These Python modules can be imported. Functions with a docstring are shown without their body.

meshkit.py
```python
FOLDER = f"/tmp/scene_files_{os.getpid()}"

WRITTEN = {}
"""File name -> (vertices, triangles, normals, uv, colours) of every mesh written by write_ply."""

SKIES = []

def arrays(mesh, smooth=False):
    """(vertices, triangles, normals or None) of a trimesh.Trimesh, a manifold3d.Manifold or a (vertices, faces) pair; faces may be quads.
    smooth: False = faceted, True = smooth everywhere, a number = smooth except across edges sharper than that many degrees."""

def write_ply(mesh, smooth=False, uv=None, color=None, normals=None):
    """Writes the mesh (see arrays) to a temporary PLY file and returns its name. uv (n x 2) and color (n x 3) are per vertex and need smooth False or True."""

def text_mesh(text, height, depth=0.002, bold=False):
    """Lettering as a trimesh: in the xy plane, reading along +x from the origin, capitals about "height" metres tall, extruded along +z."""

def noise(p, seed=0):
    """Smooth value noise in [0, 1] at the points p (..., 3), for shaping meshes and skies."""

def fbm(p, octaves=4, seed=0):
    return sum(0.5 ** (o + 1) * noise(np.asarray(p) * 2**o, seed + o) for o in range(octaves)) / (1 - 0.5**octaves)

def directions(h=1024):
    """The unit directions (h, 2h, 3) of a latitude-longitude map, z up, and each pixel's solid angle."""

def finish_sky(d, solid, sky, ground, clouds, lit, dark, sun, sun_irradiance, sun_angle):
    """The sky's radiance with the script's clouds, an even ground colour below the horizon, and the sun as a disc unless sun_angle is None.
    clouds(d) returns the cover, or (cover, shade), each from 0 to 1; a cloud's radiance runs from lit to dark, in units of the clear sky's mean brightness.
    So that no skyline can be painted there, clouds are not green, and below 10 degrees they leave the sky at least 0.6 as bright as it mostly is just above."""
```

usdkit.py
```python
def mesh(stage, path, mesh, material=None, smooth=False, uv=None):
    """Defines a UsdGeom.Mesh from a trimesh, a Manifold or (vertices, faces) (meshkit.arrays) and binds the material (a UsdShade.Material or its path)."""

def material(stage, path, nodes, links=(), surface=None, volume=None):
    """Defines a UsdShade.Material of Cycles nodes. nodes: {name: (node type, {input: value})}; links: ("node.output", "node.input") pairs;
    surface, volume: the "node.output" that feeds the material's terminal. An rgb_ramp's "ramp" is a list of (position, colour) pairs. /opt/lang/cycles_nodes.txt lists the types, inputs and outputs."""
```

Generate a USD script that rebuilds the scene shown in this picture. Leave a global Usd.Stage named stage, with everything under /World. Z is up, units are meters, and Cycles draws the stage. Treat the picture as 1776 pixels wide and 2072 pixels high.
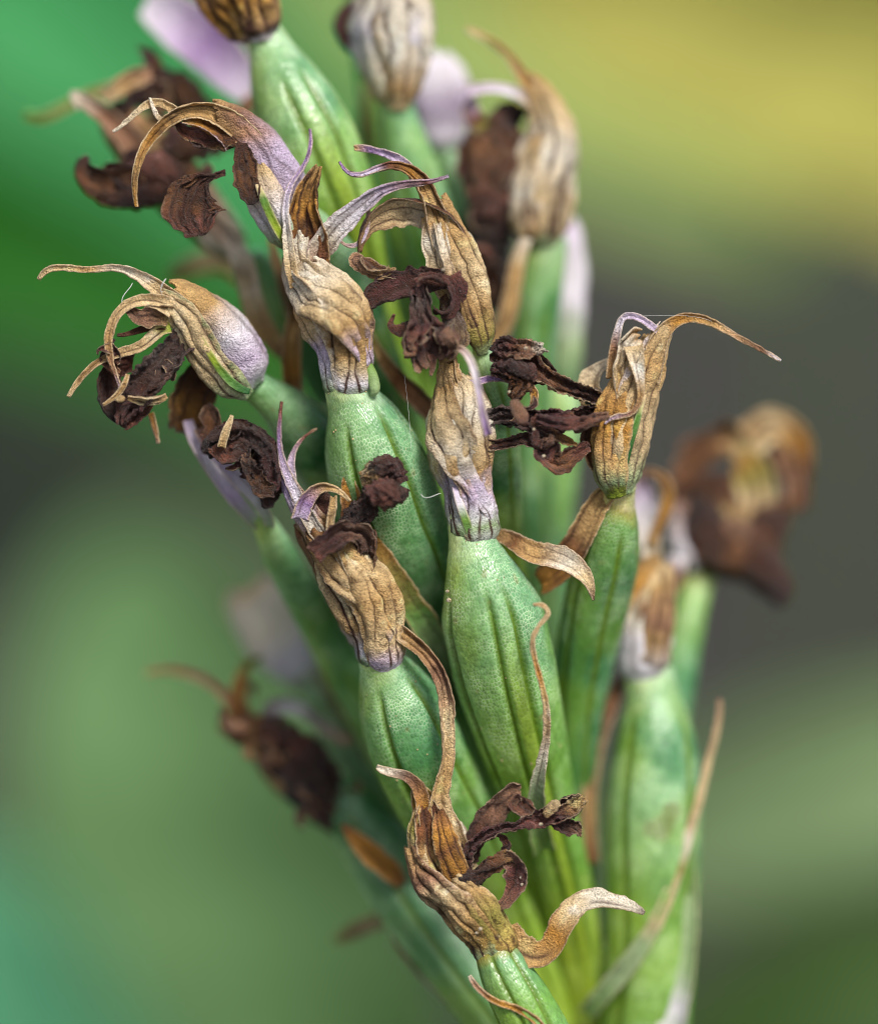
import math, numpy as np, usdkit, meshkit
from scipy.interpolate import CubicSpline, PchipInterpolator
from pxr import Usd, UsdGeom, UsdLux, UsdShade, Gf, Sdf, Vt

stage = Usd.Stage.CreateInMemory()
UsdGeom.SetStageUpAxis(stage, "Z")
UsdGeom.SetStageMetersPerUnit(stage, 1.0)
UsdGeom.Xform.Define(stage, "/World")

# ------------------------------------------------------------------ camera, sky, sun
S = 25e-6                 # one drawing unit: 25 micrometres at the plane of focus
D = 12000.0               # lens to the plane of focus, in drawing units (0.30 m)
PITCH = math.radians(20)
FOCUS = np.array([0.0, 0.0, 0.26])
FWD = np.array([0, math.cos(PITCH), -math.sin(PITCH)])
UP = np.array([0, math.sin(PITCH), math.cos(PITCH)])
RIGHT = np.array([1.0, 0, 0])
EYE = FOCUS - FWD * D * S
ROT = np.stack([RIGHT, UP, -FWD], 1)          # camera axes as columns

cam = UsdGeom.Camera.Define(stage, "/World/camera")
m4 = np.eye(4); m4[:3, :3] = ROT.T; m4[3, :3] = EYE
cam.AddTransformOp().Set(Gf.Matrix4d(*m4.ravel().tolist()))
cam.CreateFocalLengthAttr(100.0)
cam.CreateHorizontalApertureAttr(1776 * S * 1000 * 100.0 / (D * S * 1000))
cam.CreateVerticalApertureAttr(2072 * S * 1000 * 100.0 / (D * S * 1000))
cam.CreateFStopAttr(4.2)
cam.CreateFocusDistanceAttr(D * S)
cam.CreateClippingRangeAttr(Gf.Vec2f(0.01, 1000.0))
cam.CreateExposureAttr(1.55)

SUN_AZ, SUN_EL = math.radians(146), math.radians(58)      # behind the lens, to the left, high
to_sun = np.array([math.cos(SUN_EL) * math.sin(SUN_AZ), math.cos(SUN_EL) * math.cos(SUN_AZ), math.sin(SUN_EL)])
usdkit.material(stage, "/World/Looks/sky_look", {
    "sky": ("sky_texture", {"sky_type": "single_scattering", "sun_disc": False, "sun_elevation": SUN_EL, "sun_rotation": math.atan2(to_sun[0], to_sun[1]), "aerosol_density": 3.0}),
    "soft": ("hsv", {"saturation": 0.6}),
    "bg": ("background_shader", {"strength": 0.050})},
    [("sky.color", "soft.color"), ("soft.color", "bg.color")], surface="bg.background")
dome = UsdLux.DomeLight.Define(stage, "/World/sky")
UsdShade.MaterialBindingAPI.Apply(dome.GetPrim()).Bind(UsdShade.Material.Get(stage, "/World/Looks/sky_look"))
dome.GetPrim().SetCustomDataByKey("kind", "structure")
sun = UsdLux.DistantLight.Define(stage, "/World/sun")
sun.CreateIntensityAttr(0.40); sun.CreateAngleAttr(18.0); sun.CreateColorAttr(Gf.Vec3f(1, 0.96, 0.9))
sun.GetPrim().GetAttribute("inputs:normalize").Set(True) if sun.GetPrim().HasAttribute("inputs:normalize") else sun.CreateNormalizeAttr(True)
zax = to_sun; xax = np.cross([0, 0, 1.0], zax); xax /= np.linalg.norm(xax); yax = np.cross(zax, xax)
ms = np.eye(4); ms[0, :3], ms[1, :3], ms[2, :3] = xax, yax, zax
sun.AddTransformOp().Set(Gf.Matrix4d(*ms.ravel().tolist()))

# ------------------------------------------------------------------ looks
def leafy(path, rough, trans, bump, bscale, extra=None, spec=0.4, sheen=0.0, speck=0.0, var=0.25):
    """Pigment from the mesh, fine grain from noise, some light let through."""
    n = {"pig": ("attribute", {"attribute": "pigment"}), "geo": ("geometry", {}),
         "n1": ("noise_texture", {"scale": bscale, "detail": 5.0, "roughness": 0.65}),
         "n2": ("noise_texture", {"scale": bscale * 3.1, "detail": 3.0}),
         "r": ("map_range", {"from_min": 0.3, "from_max": 0.7, "to_min": 1 - var, "to_max": 1 + var}),
         "mul": ("vector_math", {"math_type": "scale"}),
         "b": ("bump", {"distance": bump, "strength": 1.0, "use_object_space": False}),
         "add": ("math", {"math_type": "add"}),
         "p": ("principled_bsdf", {"roughness": rough, "specular_ior_level": spec, "sheen_weight": sheen, "sheen_roughness": 0.4}),
         "t": ("translucent_bsdf", {}), "mix": ("mix_closure", {"fac": trans})}
    l = [("geo.position", "n1.vector"), ("geo.position", "n2.vector"), ("n2.fac", "r.value"), ("pig.color", "mul.vector1"), ("r.result", "mul.scale"),
         ("n1.fac", "add.value1"), ("n2.fac", "add.value2"), ("add.value", "b.height"),
         ("mul.vector", "p.base_color"), ("mul.vector", "t.color"), ("b.normal", "p.normal"),
         ("p.BSDF", "mix.closure1"), ("t.BSDF", "mix.closure2")]
    return usdkit.material(stage, "/World/Looks/" + path, n, l, surface="mix.closure")

M_TEPAL = leafy("dry_petal_look", 0.5, 0.25, 0.00016, 3500, spec=0.4, sheen=0.05, var=0.34)
M_LIP = leafy("withered_lip_look", 0.32, 0.16, 0.00030, 5200, spec=0.6, sheen=0.08, var=0.6)
M_SOFT = leafy("soft_petal_look", 0.5, 0.3, 0.00005, 3000, spec=0.35, var=0.1)
M_LEAF = leafy("leaf_look", 0.6, 0.25, 0.0002, 300, spec=0.12, var=0.12)
M_CAP = usdkit.material(stage, "/World/Looks/seed_capsule_look", {
    "pig": ("attribute", {"attribute": "pigment"}), "uv": ("uvmap", {"attribute": "st"}), "geo": ("geometry", {}),
    "map": ("mapping", {"scale": (12.5, 21.0, 1.0)}),
    "nw": ("noise_texture", {"scale": 900.0, "detail": 2.0}),
    "e": ("voronoi_texture", {"dimensions": "2D", "feature": "distance_to_edge", "scale": 1.0, "randomness": 0.85}),
    "c": ("voronoi_texture", {"dimensions": "2D", "feature": "f1", "scale": 1.0, "randomness": 0.85}),
    "edge": ("map_range", {"from_min": 0.02, "from_max": 0.20, "to_min": 1.0, "to_max": 0.0, "clamp": True}),
    "pat": ("map_range", {"from_min": 0.35, "from_max": 0.65, "to_min": 0.55, "to_max": 1.0, "clamp": True}),
    "blm": ("attribute", {"attribute": "bloom"}), "amt2": ("math", {"math_type": "multiply"}),
    "amt": ("math", {"math_type": "multiply"}),
    "mix": ("mix_color", {"blend_type": "mix", "b": (0.64, 0.76, 0.50)}),
    "rnd": ("separate_color", {}),
    "rr": ("map_range", {"from_min": 0.0, "from_max": 1.0, "to_min": 0.84, "to_max": 1.16}),
    "mul": ("vector_math", {"math_type": "scale"}),
    "h": ("math", {"math_type": "multiply", "value2": -1.0}),
    "b": ("bump", {"distance": 0.00002, "strength": 0.9}),
    "rough": ("map_range", {"from_min": 0.0, "from_max": 1.0, "to_min": 0.22, "to_max": 0.44}),
    "p": ("principled_bsdf", {"specular_ior_level": 0.5, "subsurface_weight": 0.2, "subsurface_scale": 0.0004, "subsurface_radius": (0.7, 1.0, 0.3)})},
    [("uv.UV", "map.vector"), ("map.vector", "e.vector"), ("map.vector", "c.vector"), ("geo.position", "nw.vector"), ("e.distance", "edge.value"),
     ("nw.fac", "pat.value"), ("edge.result", "amt.value1"), ("pat.result", "amt.value2"), ("pig.color", "mix.a"), ("amt.value", "amt2.value1"), ("blm.fac", "amt2.value2"), ("amt2.value", "mix.fac"),
     ("c.color", "rnd.color"), ("rnd.r", "rr.value"), ("mix.result", "mul.vector1"), ("rr.result", "mul.scale"), ("mul.vector", "p.base_color"),
     ("c.distance", "h.value1"), ("h.value", "b.height"), ("b.normal", "p.normal"), ("rnd.g", "rough.value"), ("rough.result", "p.roughness")],
    surface="p.BSDF")
M_SILK = usdkit.material(stage, "/World/Looks/silk_look", {"p": ("principled_bsdf", {"base_color": (0.55, 0.55, 0.52), "roughness": 0.4})}, surface="p.BSDF")
M_GROUND = usdkit.material(stage, "/World/Looks/soil_look", {
    "geo": ("geometry", {}), "n": ("noise_texture", {"scale": 6.0, "detail": 6.0}), "f": ("noise_texture", {"scale": 160.0, "detail": 5.0}),
    "r": ("rgb_ramp", {"ramp": [(0.35, (0.022, 0.021, 0.016)), (0.5, (0.027, 0.026, 0.019)), (0.68, (0.022, 0.032, 0.015))]}),
    "b": ("bump", {"distance": 0.01}), "p": ("principled_bsdf", {"roughness": 0.9})},
    [("geo.position", "n.vector"), ("geo.position", "f.vector"), ("n.fac", "r.fac"), ("r.color", "p.base_color"), ("f.fac", "b.height"), ("b.normal", "p.normal")], surface="p.BSDF")

# ------------------------------------------------------------------ pigments (linear albedo)
PAL = dict(t=(.53, .325, .125), s=(.70, .52, .28), w=(.80, .72, .58), b=(.19, .075, .022), k=(.078, .025, .012), d=(.030, .012, .009), p=(.105, .031, .028),
           m=(.20, .066, .042), l=(.62, .50, .66), v=(.36, .22, .43), e=(.76, .71, .76), o=(.50, .235, .035), g=(.11, .245, .04), y=(.27, .35, .02),
           c=(.062, .20, .066), h=(.14, .285, .11), f=(.15, .285, .034), q=(.025, .12, .03), x=(.29, .18, .04), r=(.36, .185, .105), i=(.34, .29, .06), n=(.13, .09, .075), a=(.36, .48, .24))
PAL = {k: np.array(v) for k, v in PAL.items()}


def stops(text):
    """'t0 b.6 k1' -> positions and colours."""
    at, col = [], []
    for w in text.split():
        col.append(PAL[w[0]]); at.append(float(w[1:] or 0))
    return np.array(at), np.array(col)


def ramp(text, u):
    at, col = stops(text)
    return np.stack([np.interp(u, at, col[:, k]) for k in range(3)], -1)


def sm(x, a, b):
    t = np.clip((x - a) / (b - a), 0, 1)
    return t * t * (3 - 2 * t)


def fb(p, scale, seed, oct=3):
    return meshkit.fbm(p / scale + 100.0, oct, seed) - 0.5


# ------------------------------------------------------------------ geometry
DEEP, NEAR = 0.38, [1.0]


def place(nodes):
    """(x, y, depth, ...) of the drawing -> camera-space points, and the scale at that depth."""
    a = np.array([list(n) for n in nodes], float)
    a[:, 2] *= NEAR[0]
    a[:, 2] += DEEP * np.clip(a[:, 2] - 50, 0, 300)             # the spike is deeper than it is drawn
    s = (D + a[:, 2]) / D
    return np.stack([(a[:, 0] - 888) * s, (1036 - a[:, 1]) * s, -a[:, 2]], 1), s, a


def axis(nodes, step, extra):
    """A smooth curve through the nodes; the further columns of the nodes interpolated along it."""
    P, s, a = place(nodes)
    d = np.sqrt(np.linalg.norm(np.diff(P, axis=0), axis=1)) + 1e-6
    t = np.concatenate([[0], np.cumsum(d)]); t /= t[-1]
    cs = CubicSpline(t, P) if len(P) > 2 else (lambda q: P[0] + (P[1] - P[0]) * np.asarray(q)[:, None])
    tt = np.linspace(0, 1, 400); pts = cs(tt)
    L = np.concatenate([[0], np.cumsum(np.linalg.norm(np.diff(pts, axis=0), axis=1))])
    n = max(6, int(L[-1] / step) + 1)
    q = np.interp(np.linspace(0, L[-1], n), L, tt)
    X = cs(q)
    T = np.gradient(X, axis=0); T /= np.linalg.norm(T, axis=1, keepdims=True)
    N = np.array([0, 0, 1.0]) - T * T[:, 2:3]
    ln = np.linalg.norm(N, axis=1, keepdims=True); N = N / np.maximum(ln, 1e-3)
    for i in range(1, n):                                       # keep the frame from jumping where the axis points at the lens
        if ln[i, 0] < 0.25:
            N[i] = N[i - 1] - T[i] * (N[i - 1] @ T[i]); N[i] /= np.linalg.norm(N[i])
    B = np.cross(T, N)
    cols = [PchipInterpolator(t, a[:, k] * (s if k == 3 else 1))(q) if a.shape[1] > k else np.full(n, float(extra[k - 3])) for k in range(3, 3 + len(extra))]
    return X, T, N, B, L[-1], np.linspace(0, 1, n), cols


def normals(P):
    du, dv = np.gradient(P, axis=0), np.gradient(P, axis=1)
    n = np.cross(dv, du)
    return n / np.maximum(np.linalg.norm(n, axis=-1, keepdims=True), 1e-9)


def grid_faces(nu, nv, off=0, flip=False):
    i = np.arange(nu * nv).reshape(nu, nv)
    q = np.stack([i[:-1, :-1], i[1:, :-1], i[1:, 1:], i[:-1, 1:]], -1).reshape(-1, 4)
    if flip:
        q = q[:, ::-1]
    return np.vstack([q[:, [0, 1, 2]], q[:, [0, 2, 3]]]) + off


def shell(P, col, col2, thick):
    """A grid of points -> a closed thin sheet with an outer and an inner side."""
    nu, nv = P.shape[:2]
    n = normals(P)
    u = np.linspace(0, 1, nu)[:, None, None]; v = np.linspace(-1, 1, nv)[None, :, None]
    th = thick * (0.35 + 0.65 * (1 - np.abs(v) ** 6)) / 2
    V = np.concatenate([(P + n * th).reshape(-1, 3), (P - n * th).reshape(-1, 3)])
    C = np.concatenate([col.reshape(-1, 3), col2.reshape(-1, 3)])
    k = nu * nv
    F = [grid_faces(nu, nv, 0, False), grid_faces(nu, nv, k, True)]
    i = np.arange(k).reshape(nu, nv)
    ring = np.concatenate([i[0, :], i[1:, -1], i[-1, ::-1][1:], i[::-1, 0][1:-1]])
    a, b = ring, np.roll(ring, -1)
    F += [np.stack([a, b, b + k], 1), np.stack([a, b + k, a + k], 1)]
    return V, np.vstack(F), C


SEED = [10]


def crumple(P, amount, size, seed):
    if amount:
        flat = P.reshape(-1, 3)
        P = P + amount * 2 * np.stack([fb(flat, size, seed + 7 * k, 3) for k in range(3)], -1).reshape(P.shape)
    return P


def paint(P, uu, vv, st, seed, veins, vein, vw, edge, mott, speck, vphase=0.0):
    flat = P.reshape(-1, 3)
    n1 = fb(flat, 45, seed + 1, 3).reshape(uu.shape); n2 = fb(flat, 14, seed + 2, 3).reshape(uu.shape); n3 = fb(flat, 6, seed + 3, 2).reshape(uu.shape)
    col = ramp(st, np.clip(uu + 0.22 * n1, 0, 1).ravel()).reshape(*uu.shape, 3)
    col = col * (1 + mott * (1.5 * n1 + 1.2 * n2))[..., None]
    pale = sm(n1 + 0.6 * n2, 0.10, 0.30)[..., None] * mott * 0.7
    lift = np.where(col.mean(-1, keepdims=True) < .11, np.array([.075, .022, .012]), .05)
    col = col * (1 - pale) + np.minimum(col * 1.7 + lift, 0.8) * pale
    dark = (sm(-n1 - 0.7 * n2, 0.12, 0.34) * mott * 0.8)[..., None]
    col = col * (1 - dark) + col * np.array([.42, .32, .24]) * dark
    groove = np.zeros(uu.shape); wide = np.zeros(uu.shape)
    rng = np.random.default_rng(seed)
    for k in range(veins):
        v0 = -0.86 + 1.72 * (k + 0.5 + rng.uniform(-.22, .22)) / veins
        wob = 0.55 * (meshkit.fbm(np.stack([uu[:, 0] * 3.2, np.full(uu.shape[0], k * 5.3), np.full(uu.shape[0], seed)], -1), 3, seed) - 0.5)
        on = sm(meshkit.noise(np.stack([uu[:, 0] * 5, np.full(uu.shape[0], k * 3.7 + 50), np.full(uu.shape[0], seed * .3)], -1), seed), 0.12, 0.5)
        wid = vw * (0.75 + 1.1 * rng.random())
        sl = rng.uniform(-.28, .28)
        g = np.exp(-((vv - v0 - wob[:, None] - (vphase + sl) * (uu - .5)) / wid) ** 2) * on[:, None] * sm(uu, 0.02, 0.12) * sm(-uu, -1.0, -0.85)
        groove = np.maximum(groove, g)
        wide = np.maximum(wide, np.exp(-((vv - v0 - wob[:, None] - (vphase + sl) * (uu - .5)) / (0.75 / max(veins, 2))) ** 2) * (.35 + .65 * on[:, None]) * sm(uu, .02, .3))
    gm = np.clip(groove * vein * (1.3 + 1.3 * n2), 0, 1)[..., None]
    col = col * (1 - gm) + PAL['k'] * gm * 0.8
    if edge:
        em = (sm(np.abs(vv) + 0.5 * n2, 0.84, 1.0) * 0.7)[..., None]
        col = col * (1 - em) + PAL[edge] * em
    lit_rim = (sm(np.abs(vv) + 0.12 * n2, 0.95, 1.0) * .55 * sm(col.mean(-1), .07, .2))[..., None]  # pale edge painted in for highlights and light passing through thin petal edges
    col = col * (1 - lit_rim) + np.array([.74, .60, .40]) * lit_rim
    if speck:
        sp = (sm(n3 + 0.35 * n1, 0.14, 0.26) * speck)[..., None]
        col = col * (1 - sp) + col * np.array([.3, .22, .18]) * sp
    return np.clip(col, 0.004, 0.85), groove, wide


def put(path, V, F, C, mat, base, uv=None, bloom=None):
    W = EYE + (np.asarray(V) * S - np.array([0, 0, D * S])) @ ROT.T - base
    if np.einsum("ij,ij->i", W[F[:, 0]], np.cross(W[F[:, 1]], W[F[:, 2]])).sum() < 0:      # outside out
        F = F[:, ::-1]
    m = usdkit.mesh(stage, path, (W, F), mat, smooth=True, uv=uv)
    UsdGeom.PrimvarsAPI(m).CreatePrimvar("pigment", Sdf.ValueTypeNames.Color3fArray, "vertex").Set(Vt.Vec3fArray.FromNumpy(C.astype(np.float32)))
    if bloom is not None:
        UsdGeom.PrimvarsAPI(m).CreatePrimvar("bloom", Sdf.ValueTypeNames.FloatArray, "vertex").Set(Vt.FloatArray.FromNumpy(bloom.astype(np.float32)))
    return m.GetPrim()


USED = {}


def numbered(parent, name):
    k = (parent, name); n = USED.get(k, 0); USED[k] = n + 1
    return f"{parent}/{name}" + (f"_{n:03d}" if n else "")


def world(x, y, z):
    P, s, a = place([(x, y, z)])
    return EYE + (P[0] * S - np.array([0, 0, D * S])) @ ROT.T


def thing(name, label, cat, base, group=None, kind=None):
    path = numbered("/World", name)
    x = UsdGeom.Xform.Define(stage, path); x.AddTranslateOp().Set(Gf.Vec3d(*map(float, base)))
    tag(x.GetPrim(), label, cat, group, kind)
    return path, np.asarray(base, float)


def tag(p, label=None, cat=None, group=None, kind=None):
    for k, v in (("label", label), ("category", cat), ("group", group), ("kind", kind)):
        if v:
            p.SetCustomDataByKey(k, v)


def ribbon(par, name, nodes, st, inner=None, bend=60, roll=0, veins=3, vein=.7, vw=.07, edge=None, mott=.55, speck=.35, folds=0, fold=0, ruffle=3, cr=0, crs=60, wr=2.0,
           thick=5, step=3.0, mat=None, label=None, dp=4, rag=None, endrag=6):
    """A strip of dry petal along a curve: nodes are (x, y, depth, width[, bend[, roll]])."""
    par, base = par
    SEED[0] += 13; seed = SEED[0]
    X, T, N, B, L, u, (w, bd, rl) = axis(nodes, step, (10, bend, roll))
    nv = max(7, int(w.max() / step) | 1)
    v = np.linspace(-1, 1, nv)
    uu, vv = np.meshgrid(u, v, indexing="ij")
    r = np.radians(rl)[:, None]
    Nr = np.cos(r) * N + np.sin(r) * B; Br = -np.sin(r) * N + np.cos(r) * B
    th = np.radians(bd)[:, None] + 1e-4
    R = w[:, None] / th; a = vv * th / 2
    rng = np.random.default_rng(seed)
    thick = 3 if mat is M_LIP else thick
    rag = (.48 if mat is M_LIP else .03 if mat is M_SOFT else .18) if rag is None else rag
    jag = fb(np.stack([uu * L / 16, np.sign(vv) * 9, np.full(uu.shape, seed * 1.7)], -1).reshape(-1, 3), 1, seed + 6, 3).reshape(uu.shape)
    a = a * (1 + 2 * rag * jag * np.abs(vv))
    lat, up = R * np.sin(a), R * (1 - np.cos(a)) - R * (1 - np.cos(th / 2)) * 0.4
    if folds:
        up = up + fold * np.sin(folds * np.pi * (vv + 0.25 * np.sin(5 * uu + rng.random() * 6)) + rng.random() * 6) * np.minimum(1, w[:, None] / 30)
    up = up + ruffle * np.abs(vv) ** 3 * np.sin(uu * L / 22 + np.sign(vv) * 2 + rng.random() * 6 + 3 * fb(X / 1.0, 40, seed)[:, None]) * np.minimum(1, w[:, None] / 25)
    P = X[:, None] + lat[..., None] * Br[:, None] + up[..., None] * Nr[:, None]
    P = P + T[:, None] * (endrag * 2 * sm(uu, .75, 1) * np.minimum(1, w[-1] / 20) * meshkit.fbm(np.stack([vv * w.max() / 14, 0 * vv, 0 * vv + seed], -1), 3, seed))[..., None]
    P = crumple(P, cr, crs, seed)
    col, g, wd = paint(P, uu, vv, st, seed, veins, vein, vw, edge, mott, speck)
    n = normals(P)
    fine = 1.5 * fb(P.reshape(-1, 3), 5.5, seed + 8, 2).reshape(uu.shape) if mat is M_LIP else 0
    P = P + n * (wr * 2.2 * (fb(P.reshape(-1, 3), 11, seed + 5, 3).reshape(uu.shape) + fine) - (2.2 * g + dp * wd) * min(1, vein) * np.minimum(1, w[:, None] / 40))[..., None]
    col2 = col if inner is None else paint(P, uu, vv, inner, seed + 4, veins, vein, vw, edge, mott, speck)[0]
    V, F, C = shell(P, col, col2, thick)
    p = put(numbered(par, name), V, F, C, mat or M_TEPAL, base); tag(p, label)
    return p


def hood(par, name, nodes, st, phi=0, span=200, inner=None, veins=6, vein=.9, vw=.045, edge=None, mott=.55, speck=.45, folds=4, fold=.05, ruffle=.05, cr=6, crs=70, wr=2.5,
         thick=6, step=3.0, mat=None, label=None, twist=0, phi2=None, span2=None, flat=1.0, vphase=0.0, dp=9, rag=.07, endrag=16):
    """A petal wrapped round an axis: nodes are (x, y, depth, radius); it covers span degrees about phi (0 faces the lens)."""
    par, base = par
    SEED[0] += 13; seed = SEED[0]
    X, T, N, B, L, u, (R, ) = axis(nodes, step, (10,))
    phi2 = phi if phi2 is None else phi2; span2 = span if span2 is None else span2
    nv = max(9, int(R.max() * np.radians(max(span, span2)) / step) | 1)
    uu, vv = np.meshgrid(u, np.linspace(-1, 1, nv), indexing="ij")
    jag = fb(np.stack([uu * L / 18, np.sign(vv) * 9, np.full(uu.shape, seed * 1.7)], -1).reshape(-1, 3), 1, seed + 6, 3).reshape(uu.shape)
    a = np.radians(phi + (phi2 - phi) * uu + vv * (1 + 2 * rag * jag * np.abs(vv)) * (span + (span2 - span) * uu) / 2)
    rng = np.random.default_rng(seed)
    f = 1 + fold * np.sin(folds * (a - np.radians(twist) * uu) + rng.random() * 6 + 2.0 * np.sin(3 * uu)) * np.minimum(1, 3 * uu + .1)
    f = f * (1 - .36 * (1 - sm(uu * L, 2, 40)))
    f = f + ruffle * np.abs(vv) ** 4 * np.sin(uu * L / 26 + 2 * np.sign(vv) + rng.random() * 6)
    rr = R[:, None] * f
    P = X[:, None] + (rr * np.sin(a))[..., None] * B[:, None] + (rr * np.cos(a) * flat)[..., None] * N[:, None]
    P = P + T[:, None] * (endrag * 2 * sm(uu, .75, 1) * (meshkit.fbm(np.stack([vv * 4, 0 * vv, 0 * vv + seed], -1), 3, seed) - .3))[..., None]
    Q = crumple(P, cr * 1.5, crs, seed); k = sm(uu, .03, .3)[..., None]; P = P * (1 - k) + Q * k
    col, g, wd = paint(P, uu, vv, st, seed, veins, vein, vw, edge, mott, speck, vphase)
    n = normals(P); out = P - X[:, None]
    n = n * np.sign((n * out).sum(-1, keepdims=True) + 1e-9)
    P = P + n * ((wr * 2.2 * fb(P.reshape(-1, 3), 11, seed + 5, 3)).reshape(uu.shape) - (4.0 * g + dp * wd) * sm(uu, .06, .4) * min(1, vein) * np.minimum(1, R[:, None] / 40))[..., None]
    col2 = col if inner is None else paint(P, uu, vv, inner, seed + 4, veins, vein, vw, edge, mott, speck)[0]
    nn = normals(P)
    if (nn * out).sum() < 0:
        col, col2 = col2, col
    V, F, C = shell(P, col, col2, thick)
    p = put(numbered(par, name), V, F, C, mat or M_TEPAL, base); tag(p, label)
    return p


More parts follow.
